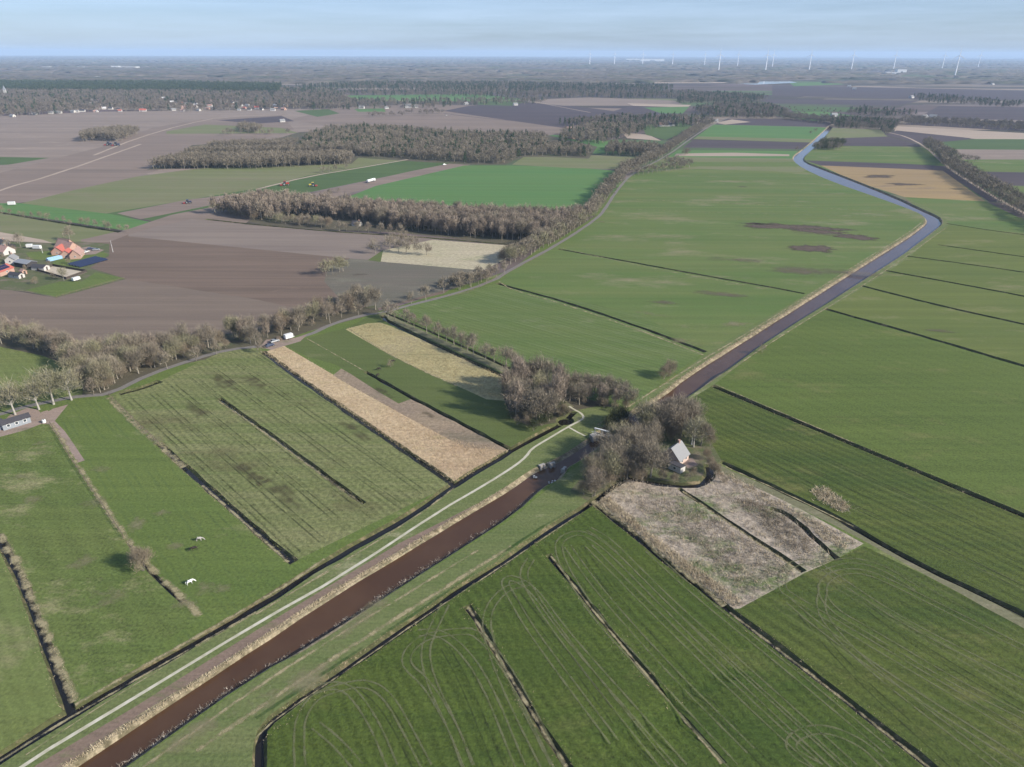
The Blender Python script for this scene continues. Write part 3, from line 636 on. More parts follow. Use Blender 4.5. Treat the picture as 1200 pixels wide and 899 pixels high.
def tube_np(pts, rad, k, V, F):
    base = len(V); n = len(pts)
    for i, p in enumerate(pts):
        p = np.array(p, float); t = np.array(pts[min(i+1, n-1)], float)-np.array(pts[max(i-1, 0)], float); t /= np.linalg.norm(t)+1e-9
        a = np.cross(t, (1, 0, 0) if abs(t[0]) < .9 else (0, 1, 0)); a /= np.linalg.norm(a); b = np.cross(t, a)
        for j in range(k):
            q = 2*math.pi*j/k; V.append(p+(a*math.cos(q)+b*math.sin(q))*rad[i])
    for i in range(n-1):
        for j in range(k):
            a0 = base+i*k+j; a1 = base+i*k+(j+1) % k; F.append((a0, a1, a1+k)); F.append((a0, a1+k, a0+k))
def tree_np(kind, seed, nt, wd, ln, limbs=True):
    """unit tree, 10 m tall: returns trunk (V,F) and crown (V,F)"""
    g = np.random.default_rng(seed); TV, TF = [], []
    h = 10.
    if kind == 'broad': r, zb, nc, tr = 4.2, 1.7, 26, .26
    elif kind == 'tall': r, zb, nc, tr = 2.3, 1.6, 20, .16
    elif kind == 'bush': r, zb, nc, tr = 5.2, .3, 22, .12
    elif kind == 'small': r, zb, nc, tr = 3.5, 1.9, 16, .2
    else: r, zb, nc, tr = 2.3, 1.2, 22, .22     # conifer
    zc = (h+zb)/2; rz = (h-zb)/2
    cen = []
    for i in range(nc):
        if kind == 'pine':
            z = zb+(h-zb)*(i+.5)/nc; rr = r*(1-(z-zb)/(h-zb+.4))*.7; a = i*2.4+g.uniform(-.5, .5); cen.append((rr*math.cos(a), rr*math.sin(a), z))
        else:
            u = g.normal(size=3); u /= np.linalg.norm(u); q = g.uniform(.45, .88)
            if u[2] < -.55: u[2] *= -1
            cen.append((u[0]*r*q*1.0, u[1]*r*q*1.0, zc+u[2]*rz*q))
    cen = np.array(cen); lean = g.uniform(-.3, .3, 2)
    k = 6 if limbs else 3
    if kind == 'bush':
        tops = [(0, 0, .1)]
        for i in range(5): tube_np([(g.uniform(-.5, .5), g.uniform(-.5, .5), -.1), tuple(cen[i]*[.5, .5, .6]), tuple(cen[i])], [tr, tr*.6, .03], 3, TV, TF)
    else:
        top = h*.86 if kind in ('tall', 'pine') else zb+rz*1.1
        tp = [(0, 0, -.3), (lean[0]*.3, lean[1]*.3, zb*.6), (lean[0], lean[1], (zb+top)/2), (lean[0]*1.3, lean[1]*1.3, top)]
        tube_np(tp, [tr*1.2, tr, tr*.6, tr*.2], k, TV, TF)
    if limbs and kind != 'bush':
        for c in cen:
            z0 = min(top*.95, zb*.8+max(0, c[2]-zb)*.55); f = z0/top; s = np.array((lean[0]*f, lean[1]*f, z0))
            m = s*.5+c*.5; m[2] -= .15*rz*.3
            tube_np([s, m, c], [tr*.38, tr*.24, tr*.10], 4, TV, TF)
            for q in range(3):
                e = c+g.normal(size=3)*[r*.28, r*.28, rz*.22]+np.array((0, 0, rz*.12)); tube_np([m, (m+e)/2, e], [tr*.18, tr*.12, tr*.04], 3, TV, TF)
    ci = g.integers(0, nc, nt); sp = g.normal(size=(nt, 3))*np.array([r*.20, r*.20, rz*.20])
    p = cen[ci]+sp
    p[:, 2] = np.maximum(p[:, 2], zb*.55)
    d = p-np.array((0, 0, zb*.6 if kind != 'pine' else 0)); d /= np.linalg.norm(d, axis=1)[:, None]+1e-6
    d += g.normal(size=(nt, 3))*.45
    if kind == 'pine': d = np.c_[p[:, :2], np.full(nt, -.5)]+g.normal(size=(nt, 3))*.4
    d /= np.linalg.norm(d, axis=1)[:, None]+1e-6
    s = np.cross(d, g.normal(size=(nt, 3))); s /= np.linalg.norm(s, axis=1)[:, None]+1e-6
    L_ = g.uniform(.6, 1.25, nt)[:, None]*ln; w_ = g.uniform(.6, 1.3, nt)[:, None]*wd
    V = np.stack([p-s*w_/2-d*L_*.5, p+s*w_/2-d*L_*.5, p+d*L_*.5+s*w_*.1], 1).reshape(-1, 3)
    F = np.arange(nt*3).reshape(-1, 3)
    return np.array(TV), np.array(TF), V, F
KM = {'broad': ('bark', 'twig'), 'tall': ('bark', 'twig_b'), 'bush': ('bark', 'twig_red'), 'small': ('bark', 'twig'), 'pine': ('bark', 'needle'), 'mossy': ('bark', 'twig_g'), 'pale': ('bark_pale', 'twig_g'), 'ivy': ('bark', 'ivy')}
SHAPE = {'mossy': 'broad', 'pale': 'broad', 'ivy': 'bush'}
PROTO = {}
def proto(kind, v):
    if (kind, v) not in PROTO:
        nt_ = {'broad': 2600, 'mossy': 2600, 'pale': 1900, 'tall': 1500, 'bush': 3000, 'small': 1300, 'pine': 1500, 'ivy': 1800}[kind]
        wd = {'ivy': .22, 'pine': .17, 'bush': .10}.get(kind, .082)
        tv, tf, cv, cf = tree_np(SHAPE.get(kind, kind), v*13+5, nt_, wd, 1.25)
        a = npmesh('trunk', tv, tf); a.materials.append(M[KM[kind][0]]); b = npmesh('crown', cv, cf); b.materials.append(M[KM[kind][1]])
        PROTO[kind, v] = (a, b)
    return PROTO[kind, v]
LODS = {}
def lod(kind, lv, v):
    if (kind, lv, v) not in LODS:
        nt_, wd, ln = [(480, .20, 1.6), (240, .27, 2.0), (105, .46, 2.4)][lv]
        if kind in ('pine', 'ivy'): wd *= 1.4
        tv, tf, cv, cf = tree_np(SHAPE.get(kind, kind), v*7+3, nt_, wd, ln, False)
        LODS[kind, lv, v] = (tv, tf, cv, cf)
    return LODS[kind, lv, v]
TREES = []                                   # x, y, height, kind, group key
rt = random.Random(11)
def inside(x, y, q):
    c = False; j = len(q)-1
    for i in range(len(q)):
        if (q[i][1] > y) != (q[j][1] > y) and x < (q[j][0]-q[i][0])*(y-q[i][1])/(q[j][1]-q[i][1])+q[i][0]: c = not c
        j = i
    return c
def wood(px, sp, h, kinds, key, var=.18, keep=1.):
    q = W(px); xs = [a for a, _ in q]; ys = [b for _, b in q]
    x = min(xs)
    while x < max(xs):
        y = min(ys)
        while y < max(ys):
            a, b = x+rt.uniform(-.42, .42)*sp, y+rt.uniform(-.42, .42)*sp
            if rt.random() < keep and inside(a, b, q):
                TREES.append((a, b, h*rt.uniform(1-var, 1+var*.8), rt.choice(kinds), key))
            y += sp
        x += sp
def row(px, sp, h, kinds, key, off=0., var=.15, gap=0., j=.8):
    p = resample(offset(W(px), off) if off else W(px), sp) if False else None
    q = W(px); q = offset(q, off) if off else q; d = 0.; acc = 0.
    for a, b in zip(q, q[1:]):
        L_ = math.dist(a, b); t = -acc
        while t+sp <= L_+1e-6:
            t += sp
            if t < 0 or rt.random() < gap: continue
            TREES.append((a[0]+(b[0]-a[0])*t/L_+rt.uniform(-j, j), a[1]+(b[1]-a[1])*t/L_+rt.uniform(-j, j), h*rt.uniform(1-var, 1+var), rt.choice(kinds), key))
        acc = L_-t
def spot(pts, kind, key):
    for x, y, h in pts:
        a, b = P(x, y); TREES.append((a, b, h, kind, key))
# roadside and avenue trees
spot([(18,486,13.5),(46,480,13),(63,474,15),(84,469,13)], 'pale', 'farmroad')
spot([(-16,492,13),(-45,498,14)], 'pale', 'farmroad')
spot([(254,416,8),(230,423,6.5),(196,432,7.5),(110,463,7)], 'small', 'verge')
spot([(440,363,12)], 'broad', 'junction')
spot([(475,381,8.5),(500,390,9.5),(514,396,8),(532,404,9),(541,409,8.5),(555,416,10),(569,421,8),(485,384,7.5),(523,400,7),(463,375,8.5),(455,371,8),(548,412,7),(579,424,7),(593,431,10.5),(603,436,9)], 'small', 'avenue')
spot([(499,352,8.5),(482,356,6.5),(520,343,8.5),(538,340,8.5),(552,337,9),(561,334,8),(570,332,7.5),(582,325,7.5),(591,321,8)], 'small', 'lane')
wood([(520,338),(548,328),(575,322),(580,328),(548,340)], 5., 7.5, ['bush', 'small', 'broad'], 'lanescrub')
row([(598,313),(655,284),(698,255),(706,244),(718,227),(738,203),(778,184),(808,162),(832,146)], 6.5, 10.5, ['broad', 'small', 'mossy'], 'longavenue', 2.5)
row([(598,313),(655,284),(698,255),(706,244),(718,227),(738,203),(778,184),(808,162),(832,146)], 7., 11., ['broad', 'small', 'broad'], 'longavenue', 7.)
row([(598,311),(655,282),(692,256)], 5., 8., ['bush', 'small', 'broad'], 'longavenue', 9.)
spot([(743+5.4*i, 206-.75*i, 10.5-(i % 3)*.6) for i in range(13)], 'small', 'fieldrow')
wood([(722,202),(760,190),(800,198),(815,194),(812,191),(765,186),(740,188)], 9, 8, ['bush', 'small'], 'scrub2', keep=.5)
# road south-west of the junction
wood([(312,400),(345,389),(385,375),(430,361),(440,357),(430,352),(385,364),(345,378),(305,390)], 5, 4.2, ['bush', 'bush', 'mossy'], 'roadwood', .3, .8)
wood([(312,399),(345,388),(385,374),(430,360),(440,356),(430,352),(385,362),(345,376),(305,388)], 5.4, 8.6, ['broad', 'mossy', 'bush', 'broad', 'tall'], 'roadwood', .25, .97)
spot([(420,369,7.5),(400,372,7),(387,379,9),(350,388,8),(330,393,9.5),(300,404,8.5),(306,413,6)], 'small', 'roadwood')
wood([(98,462),(90,444),(110,424),(200,412),(290,392),(306,401),(230,418),(165,436),(124,460)], 5.5, 5.5, ['bush', 'bush', 'mossy'], 'bigwood', .3, .8)
wood([(98,461),(90,446),(108,426),(180,413),(262,399),(296,390),(306,402),(265,405),(200,424),(165,437),(124,460)], 4.9, 10.8, ['broad', 'mossy', 'small', 'tall', 'broad', 'mossy'], 'bigwood', .25, .97)
wood([(-260,346),(0,388),(60,399),(112,420),(104,436),(50,416),(-10,402),(-260,356)], 6.3, 9.4, ['broad', 'small', 'mossy', 'tall'], 'hedgewood', .25)
# isolated trees in the ploughed fields
spot([(382,324,10.5),(390,322,9.5),(398,319,10),(402,318,8.5)], 'mossy', 'midfield')
spot([(440,297,10),(457,293,10),(467,296,9.5),(476,297,9),(489,299,9.5),(500,299,8.5),(462,290,10.5),(480,292,9),(472,287,10),(486,289,8)], 'broad', 'strawrow')
spot([(82,282,10)], 'broad', 'farmtree'); spot([(24,289,9.5),(10,292,7)], 'broad', 'yardtree'); spot([(75,329,8)], 'pale', 'arenatree')
spot([(42,333,4.5),(62,326,4),(36,309,4.5),(4,305,5),(58,312,4),(16,296,5),(30,317,3.8),(81,309,4)], 'bush', 'yardbush')
for x in range(4, 150, 9): spot([(x+rt.uniform(-3, 3), 249.5+x*.152, rt.uniform(3.5, 7.5))], rt.choice(['small', 'bush']), 'fieldhedge')
# the clump and line beside the canal bridge
wood([(593,470),(601,455),(626,448),(651,460),(668,480),(650,494),(626,498),(603,492)], 4.8, 13.5, ['tall', 'broad', 'tall', 'mossy'], 'clump', .26)
wood([(655,456),(700,458),(735,468),(742,478),(728,484),(700,478),(672,476)], 4.8, 8.6, ['broad', 'small', 'tall'], 'bridgewood', .12)
spot([(722,499,7.5),(714,503,5.5),(729,494,6)], 'ivy', 'ivybush'); spot([(662,488,4)], 'ivy', 'ivybush')
spot([(785,441,7.5),(778,444,6)], 'bush', 'canalbush'); spot([(893,413,4.2)], 'bush', 'canalbush2'); spot([(169,669,7),(163,660,5)], 'bush', 'paddockbush')
spot([(458,430,3.4)], 'bush', 'tinybush')
# lock island
wood([(680,574),(694,553),(712,534),(742,522),(768,524),(783,540),(772,563),(745,563),(716,568),(690,588)], 4.0, 10, ['broad', 'mossy', 'broad', 'small'], 'islandwest', .26)
wood([(746,509),(768,495),(798,488),(816,499),(824,522),(816,531),(804,514),(786,511),(765,519)], 4.2, 10.5, ['broad', 'mossy', 'broad', 'pale'], 'islandnorth', .24)
wood([(680,578),(694,560),(716,542),(742,535),(775,548),(772,566),(745,566),(716,572),(690,590)], 4.2, 4.6, ['bush'], 'islandwest', .3, .7)
wood([(750,512),(800,492),(828,500),(834,524),(822,533),(806,518),(765,520)], 4.2, 4.6, ['bush'], 'islandnorth', .3, .7)
wood([(596,488),(604,498),(626,505),(650,500),(668,486),(660,476),(630,490)], 3.8, 4.4, ['bush', 'bush', 'ivy'], 'clump', .3, .8)
wood([(664,470),(700,474),(735,478),(726,485),(690,479)], 3.6, 3.8, ['bush'], 'bridgewood', .3, .8)
spot([(832,548,4.2),(837,555,4.6),(828,538,4),(812,558,3.4),(806,564,3),(790,566,3.6),(776,562,4),(842,560,3),(849,566,2.6)], 'bush', 'gardenbush')
# woods
wood([(245,252),(306,238),(350,243),(430,249),(550,257),(650,262),(694,256),(640,283),(590,282),(520,276),(458,268),(440,262),(400,258),(345,254),(330,257),(300,259),(250,251)], 5.4, 13.5, ['tall', 'tall', 'broad', 'tall'], 'poplarwood', .13)
wood([(250,249),(300,259),(386,269),(390,265),(300,254),(262,246)], 5.6, 7.5, ['mossy', 'bush', 'small'], 'poplarwood')
spot([(398,271,8),(406,271.5,7),(420,272,8),(432,272.5,7.5),(446,273.5,8),(458,275,8),(470,276,9)], 'small', 'woodedge')
wood([(176,198),(216,189),(412,186),(414,191),(400,193),(300,198)], 5.4, 12, ['tall', 'mossy', 'tall'], 'plantation', .1)
wood([(216,183),(228,179),(440,176),(445,184),(420,184),(415,180)], 6, 10, ['tall', 'mossy'], 'plantation', .1)
wood([(236,175),(250,171.5),(350,168),(345,174)], 6.5, 9.5, ['tall', 'mossy'], 'plantation', .1)
wood([(352,177),(362,162),(384,154),(440,152),(560,161),(640,161),(640,172),(692,178),(688,184),(640,182),(612,183),(592,192),(545,191),(420,182)], 8., 11, ['broad', 'broad', 'mossy', 'broad', 'tall', 'pine'] , 'broadwood', .16)
wood([(706,182),(770,185),(774,176),(716,173)], 7, 12, ['tall'], 'plantation', .1)
wood([(92,166),(140,166),(163,157),(150,155),(102,160)], 7.5, 13, ['mossy', 'tall'], 'copse', .08)
wood([(660,158),(700,150),(760,148),(745,158),(700,170),(655,168)], 9, 12, ['broad', 'broad', 'pine', 'mossy'], 'village', keep=.75)
wood([(655,145),(740,138),(830,140),(840,146),(760,152),(720,160),(690,152)], 12, 12, ['broad', 'broad', 'pine'], 'village', keep=.8)
wood([(430,139),(520,134),(515,131),(425,136)], 12, 10, ['broad'], 'village', keep=.4)
spot([(382,231,6),(388,229,7),(396,226,6),(492-105,229,6)], 'bush', 'trackbush')
row([(372,204),(406,198),(420,196)], 9, 7, ['bush', 'small'], 'trackbush2', gap=.1)
wood([(280,154),(305,157),(306,152),(286,150)], 8, 12, ['broad'], 'farcopse'); wood([(250,160),(280,158),(340,158),(330,155),(262,157)], 9, 9, ['broad'], 'farcopse', keep=.25)
row([(800,183),(808,180)], 6, 8, ['broad'], 'scrub2')
# far side of the canal
wood([(952,176),(983,176),(989,168),(965,168)], 6, 9, ['broad', 'ivy', 'ivy'], 'canalcopse')
spot([(888+46,176.5,6),(950,157,6),(955,155,7)], 'bush', 'canalbush3')
row([(1085,171),(1102,184),(1112,197),(1150,222),(1200,252),(1300,304)], 7, 11.5, ['broad', 'mossy', 'small'], 'righthedge', -3)
row([(1082,169),(1102,182),(1113,195),(1152,220),(1200,248),(1300,298)], 8, 11.5, ['broad', 'small'], 'righthedge', 4)
wood([(1102,186),(1116,182),(1118,190),(1110,194)], 6, 11, ['broad', 'ivy'], 'righthedge')
spot([(1128,190,10),(1135,190,9),(1142,190,8),(1123,188,9),(1146,189,6)], 'broad', 'righttrees')
wood([(978,150),(1030,152),(1040,158),(1050,150),(1052,144),(985,140),(972,145)], 8, 10, ['broad', 'mossy', 'pine'], 'farbelt')
wood([(1050,146),(1100,148),(1200,154),(1330,158),(1330,153),(1200,147),(1060,140)], 10, 10, ['broad'], 'farbelt', keep=.8)
wood([(925,137),(980,142),(975,146),(910,139)], 9, 11, ['broad', 'mossy'], 'farbelt'); wood([(840,138),(905,140),(925,134),(900,126),(850,124),(810,130)], 12, 13, ['broad', 'pine', 'broad'], 'farbelt')
wood([(1080,120),(1190,127),(1200,122),(1110,114),(1070,113)], 14, 11, ['broad', 'pine'], 'farbelt', keep=.6); wood([(985,134),(1040,137),(1075,134),(1010,129)], 12, 11, ['broad', 'pine'], 'farbelt', keep=.75)
for k in range(5): row([(905, 126+k*2.6), (1000, 131+k*2.2)], 14, 6, ['small'], 'orchard', gap=.2)
# the wooded village and forests on the skyline
wood([(-120,137),(0,137),(60,135),(90,131),(190,130),(240,131),(330,128),(400,129),(420,122),(400,114),(330,110),(-120,108)], 13, 14, ['broad', 'broad', 'mossy', 'broad', 'pine'], 'villagewood', .2, .78)
wood([(400,129),(520,128),(530,124),(640,122),(640,117),(420,118)], 15, 11, ['broad', 'pine', 'broad'], 'villagewood', .2, .55)
wood([(-160,109),(200,110),(330,112),(330,102),(200,100),(-160,98)], 14, 17, ['pine'], 'pinewood', .15, .9)
wood([(330,110),(400,114),(392,108),(330,106)], 14, 15, ['pine', 'broad'], 'pinewood')
wood([(345,103),(520,107),(780,108),(790,103),(600,99),(430,99)], 17, 15, ['pine', 'broad', 'pine'], 'pinewood', .15, .9)
wood([(400,112),(650,115),(800,116),(860,121),(880,114),(800,109),(520,108),(400,109)], 17, 13, ['broad', 'broad', 'pine'], 'villagewood', .2, .8)
wood([(790,122),(880,121),(900,116),(840,112),(800,114)], 14, 14, ['pine', 'broad'], 'pinewood', .15, .9)
VH = []
rvh = random.Random(77)
for i in range(64):
    x = rvh.uniform(95, 335); VH.append((P(x, 131.5-rvh.random()**1.6*15-(x-95)*.008), rvh.uniform(.6, .95)))
def hides(t):
    if t[4] != 'villagewood': return False
    return any(abs(t[0]-(v[0]+(t[1]-v[1])*v[0]/v[1])) < 10 and -75 < t[1]-v[1] < 9 for v, _ in VH)
TREES = [t for t in TREES if not hides(t)]
CW = [q for q in cl+cr if 250 > q[1] > 150]
TREES = [t for t in TREES if t[4] not in ('islandwest', 'islandnorth') or all((t[0]-q[0])**2+(t[1]-q[1])**2 > 3.6**2 for q in CW)]
hx, hy = P(792, 541)
TREES = [t for t in TREES if (t[0]-hx)**2+(t[1]-hy)**2 > 8.2**2 or t[2] < 2]
hx, hy = P(779, 549)
TREES = [t for t in TREES if (t[0]-hx)**2+(t[1]-hy)**2 > 5.5**2]
# the largest in view stand as trees of their own; the rest are woodland
INFO = {
 'farmroad': ('tall bare roadside tree with a pale trunk by the grey stable', 'roadside trees by the stable'),
 'verge': ('small bare tree on the grass verge south of the curving grey road', 'small verge trees along the curving road'),
 'junction': ('largest bare round tree standing alone at the corner where the lanes meet', None),
 'avenue': ('small bare tree in the row along the fenced green lane beside the yellow strip', 'young trees along the fenced lane'),
 'lane': ('small bare tree beside the lane between mottled soil and the green field', 'small trees beside the lane'),
 'lanescrub': ('low bare thicket tree behind the lane on the mottled dark soil', 'thicket behind the lane'),
 'longavenue': ('bare avenue tree lining the long straight road to the horizon', 'trees of the long straight avenue'),
 'fieldrow': ('thin bare tree in the straight row crossing the far pasture', 'straight row of thin trees in the pasture'),
 'scrub2': ('low bare scrub behind the row of thin trees in the far pasture', 'scrub behind the pasture row'),
 'roadwood': ('bare tree in the belt above the road by the white trailer', 'tree belt by the white trailer'),
 'bigwood': ('bare tree in the wood north of the curving road and pond', 'wood above the curving road'),
 'hedgewood': ('bare tree in the long belt between ploughed field and left meadow', 'tree belt above the left meadow'),
 'midfield': ('bare round tree in the small group alone on the dark ploughed field', 'group of trees on the ploughed field'),
 'strawrow': ('bare tree in the short row at the pale straw plot', 'row of trees at the pale straw plot'),
 'farmtree': ('lone bare tree on the meadow behind the red farmhouse', None),
 'yardtree': ('bare tree among the farm sheds at the left edge', 'trees among the farm sheds'),
 'arenatree': ('pale bare tree in front of the sandy riding arena', None),
 'yardbush': ('low bush in the farmyard between sheds and riding arena', 'bushes in the farmyard'),
 'fieldhedge': ('small bare hedge tree along the dark ditch at the far left meadow', 'hedge trees along the far left ditch'),
 'clump': ('tall bare tree in the dense clump north of the pale canal path bend', 'tall clump by the path bend'),
 'bridgewood': ('bare tree in the low line between the clump and the canal', 'line of trees towards the canal'),
 'ivybush': ('dark evergreen bush by the path bend and lock', 'dark bushes by the lock'),
 'canalbush': ('bare grey bush on the field side of the canal near the clump', 'bushes beside the canal north of the lock'),
 'canalbush2': ('lone small bare bush on the bank halfway along the upper canal', None),
 'canalbush3': ('bare bush on the far left bank of the canal bend', 'bushes on the far canal bend'),
 'paddockbush': ('round bare bush on the ditch between the two left paddocks', 'round bushes between the left paddocks'),
 'tinybush': ('tiny bare bush at the start of the ditch between green strips', None),
 'islandwest': ('bare tree in the grove west of the cottage beside the lock', 'grove west of the cottage'),
 'islandnorth': ('bare tree in the grove north of the cottage on the canal bank', 'grove north of the cottage'),
 'gardenbush': ('low bare bush around the cottage garden and moat', 'bushes round the cottage garden'),
 'poplarwood': ('slender bare tree in the long wood between ploughed and bright green fields', 'long wood in the middle distance'),
 'woodedge': ('small bare tree standing at the edge of the long wood on ploughed soil', 'small trees at the wood edge'),
 'plantation': ('slender bare tree in the straight edged plantation', 'straight edged plantations'),
 'broadwood': ('bare tree in the wide distant wood behind the green fields', 'wide distant wood'),
 'copse': ('slender bare tree in the oval copse alone on pinkish soil', 'oval copse on pinkish soil'),
 'village': ('bare tree around the distant hamlet beside the avenue', 'trees of the distant hamlet'),
 'trackbush': ('bare bush beside the track left of the bright green field', 'bushes by the track'),
 'trackbush2': ('bare bush in the row on the dark green field by the track', 'bushes on the dark green field'),
 'farcopse': ('bare tree in the tiny distant copse by the pale sand heap', 'tiny distant copse'),
 'canalcopse': ('dark tree in the small copse right of the far canal', 'small copse at the far canal'),
 'righthedge': ('bare tree in the double hedgerow along the track at far right', 'double hedgerow at far right'),
 'righttrees': ('bare tree in the little group on green beside the right hedgerow', 'little group beside the right hedgerow'),
 'farbelt': ('bare tree in the belt beyond the end of the canal', 'tree belts beyond the canal'),
 'orchard': ('small orchard tree in rows beyond the dark field', 'far orchard rows'),
 'villagewood': ('bare tree of the wooded village', 'wooded village'), 'pinewood': ('dark pine of the skyline forest', 'skyline pine forest')}
KIND_NAME = {'broad': 'bare_tree', 'mossy': 'bare_tree', 'pale': 'bare_tree', 'tall': 'bare_tree', 'small': 'bare_tree', 'bush': 'bush', 'ivy': 'bush', 'pine': 'pine_tree'}
def px_of(x, y, z=0):
    q = CM.transposed() @ Vector((x, y, z-H)); return (600+FPX*q.x/-q.z, 449.5-FPX*q.y/-q.z, -q.z)
sized = []
for t in TREES:
    u, v_, dd = px_of(t[0], t[1], t[2]/2)
    vis = dd > 0 and -15 < u < 1215 and -15 < v_ < 915
    sized.append((t[2]/dd if vis else 0, t))
sized.sort(key=lambda a: -a[0])
ind = [t for s_, t in sized if s_ > 0 and KIND_NAME[t[3]] == 'bare_tree'][:286]
ind += [t for s_, t in sized if s_ > 0 and KIND_NAME[t[3]] != 'bare_tree'][:90]
iset = set(id(t) for t in ind)
cnt = 0
for t in ind:
    x, y, h, kind, key = t; a, b = proto(kind, cnt % (6 if kind in ('broad', 'mossy', 'small') else 4)); cnt += 1
    nm = KIND_NAME[kind]; lab, grp = INFO[key]
    if nm == 'bush' and key not in ('ivybush', 'yardbush', 'canalbush', 'canalbush2', 'canalbush3', 'paddockbush', 'tinybush', 'gardenbush', 'trackbush', 'trackbush2', 'scrub2'):
        lab = lab.replace('small bare tree', 'low bush').replace('slender bare tree', 'low bush').replace('bare hedge tree', 'bush').replace('bare tree', 'low bush').replace('thicket tree', 'thicket bush').replace('dark tree', 'dark bush').replace('bare avenue tree', 'low bush'); grp = (grp+', bushes') if grp else None
    e = empty(nm, (x, y, 0), rt.uniform(0, 6.28), lab, nm.replace('_', ' ').replace('bare ', '').replace('pine tree', 'tree'), grp)
    s_ = h/10.; wv = rt.uniform(.9, 1.15); e.scale = (s_*wv, s_*wv, s_)
    if kind == 'bush' or kind == 'ivy': e.scale = (s_*.85, s_*.85, s_)
    o = link(bpy.data.objects.new('trunk', a), e); o = link(bpy.data.objects.new('crown', b), e)
mass = {}
for t in TREES:
    if id(t) in iset: continue
    mass.setdefault({'pinewood': 'pinewood', 'villagewood': 'villagewood'}.get(t[4], 'woodland'), []).append(t)
for nm, lst in mass.items():
    VV, FF, MI = [], [], []; off_ = 0
    mats = ['twig_far_shaded', 'twig_mid_shaded', 'bark', 'twig', 'twig_g', 'twig_b', 'twig_red', 'needle', 'ivy', 'bark_pale']
    for i, (x, y, h, kind, key) in enumerate(lst):
        d = depth(x, y); lv = 0 if d < 620 else 1 if d < 1250 else 2
        tv, tf, cv, cf = lod(kind, lv, i % 5); a = rt.uniform(0, 6.28); s_ = h/10.
        wv = s_*rt.uniform(.9, 1.2)*(1.15 if lv else 1)
        if kind in ('bush', 'ivy'): wv *= .85
        ca, sa = math.cos(a)*wv, math.sin(a)*wv
        cm = KM[kind][1]; cm = cm if cm in ('needle', 'ivy') else 'twig_far_shaded' if lv == 2 else 'twig_mid_shaded' if lv == 1 else cm
        for vv, ff, mt in ((tv, tf, KM[kind][0]), (cv, cf, cm)):
            VV.append(np.c_[vv[:, 0]*ca-vv[:, 1]*sa+x, vv[:, 0]*sa+vv[:, 1]*ca+y, vv[:, 2]*s_])
            FF.append(ff+off_); MI.append(np.full(len(ff), mats.index(mt))); off_ += len(vv)
    me = bpy.data.meshes.new(nm); v = np.concatenate(VV).astype(np.float32); f = np.concatenate(FF).astype(np.int32); n_ = len(f)
    me.vertices.add(len(v)); me.vertices.foreach_set('co', v.ravel()); me.loops.add(n_*3); me.loops.foreach_set('vertex_index', f.ravel())
    me.polygons.add(n_); me.polygons.foreach_set('loop_start', np.arange(0, n_*3, 3, dtype=np.int32)); me.polygons.foreach_set('loop_total', np.full(n_, 3, np.int32))
    me.polygons.foreach_set('material_index', np.concatenate(MI).astype(np.int32)); me.update(calc_edges=True)
    for q in mats: me.materials.append(M[q])
    o = link(bpy.data.objects.new(nm, me)); setp(o, kind='stuff', category='woodland', label={'woodland': 'bare winter woods and plantations in the middle distance', 'villagewood': 'bare trees around the distant village below the skyline', 'pinewood': 'dark conifer forest along the skyline'}[nm])
    print(nm, len(lst), 'trees', n_, 'faces')
# tree belts that only read as long dark bands, kilometres away
M['belt'] = twig_mat('far_belt', (.12,.10,.085), (.09,.08,.065), (.055,.065,.04), .02)
VV, FF = [], []; rb = random.Random(3)
for k in range(900):
    yy = 66.6+rb.random()**1.5*33; xx = rb.uniform(-160, 1360)
    cx, cy = P(xx, yy)
    if 98 < yy or (835 < xx < 950 and yy > 93.5): continue
    Ln = rb.uniform(120, 620)*(1+cy/6000); wd = rb.uniform(14, 46)*(1+cy/5000); hh = rb.uniform(7, 12); a = rb.gauss(.12, .25)
    nx, ny = max(5, int(Ln/16)), 4; b0 = len(VV)
    for i in range(nx+1):
        for j in range(ny+1):
            u = (i/nx-.5)*Ln; v = (j/ny-.5)*wd*(1+.3*math.sin(i*.9+k)); e = i in (0, nx) or j in (0, ny)
            z = -.5 if e else hh*rb.uniform(.72, 1.12)
            if e: u += rb.uniform(-4, 4); v += rb.uniform(-3, 3)
            elif j == 1: v = -wd*.46
            elif j == ny-1: v = wd*.46
            VV.append((cx+u*math.cos(a)-v*math.sin(a), cy+u*math.sin(a)+v*math.cos(a), z))
    for i in range(nx):
        for j in range(ny):
            q = b0+i*(ny+1)+j; FF += [(q, q+ny+1, q+ny+2), (q, q+ny+2, q+1)]
me = npmesh('far_tree_belts', VV, FF); me.materials.append(M['belt'])
setp(link(bpy.data.objects.new('far_tree_belts', me)), kind='stuff', category='tree belts', label='long dark tree belts towards the horizon')
# ------------------------------------------------------------------ reeds, tussocks and marsh scrub
def tufts(name, label, pts, h, n_, spread, wd, mat, seed, lean=.35):
    g = np.random.default_rng(seed); pts = np.array(pts); k = len(pts)
    idx = np.repeat(np.arange(k), n_); m = len(idx)
    p = np.zeros((m, 3)); p[:, :2] = pts[idx, :2]+g.normal(size=(m, 2))*spread; p[:, 2] = pts[idx, 2]-.05 if pts.shape[1] > 2 else -.05
    hh = h*g.uniform(.5, 1.15, k)[idx]*g.uniform(.7, 1.1, m)
    d = g.normal(size=(m, 3))*lean; d[:, 2] = 1; s = g.normal(size=(m, 3)); s[:, 2] = 0; s /= np.linalg.norm(s, axis=1)[:, None]
    w_ = wd*g.uniform(.6, 1.4, m)[:, None]
    V = np.stack([p-s*w_, p+s*w_, p+d*hh[:, None]+s*w_*.25], 1).reshape(-1, 3)
    me = npmesh(name, V, np.arange(m*3).reshape(-1, 3)); me.materials.append(mat)
    setp(link(bpy.data.objects.new(name, me)), kind='stuff', category=name.replace('_', ' '), label=label)
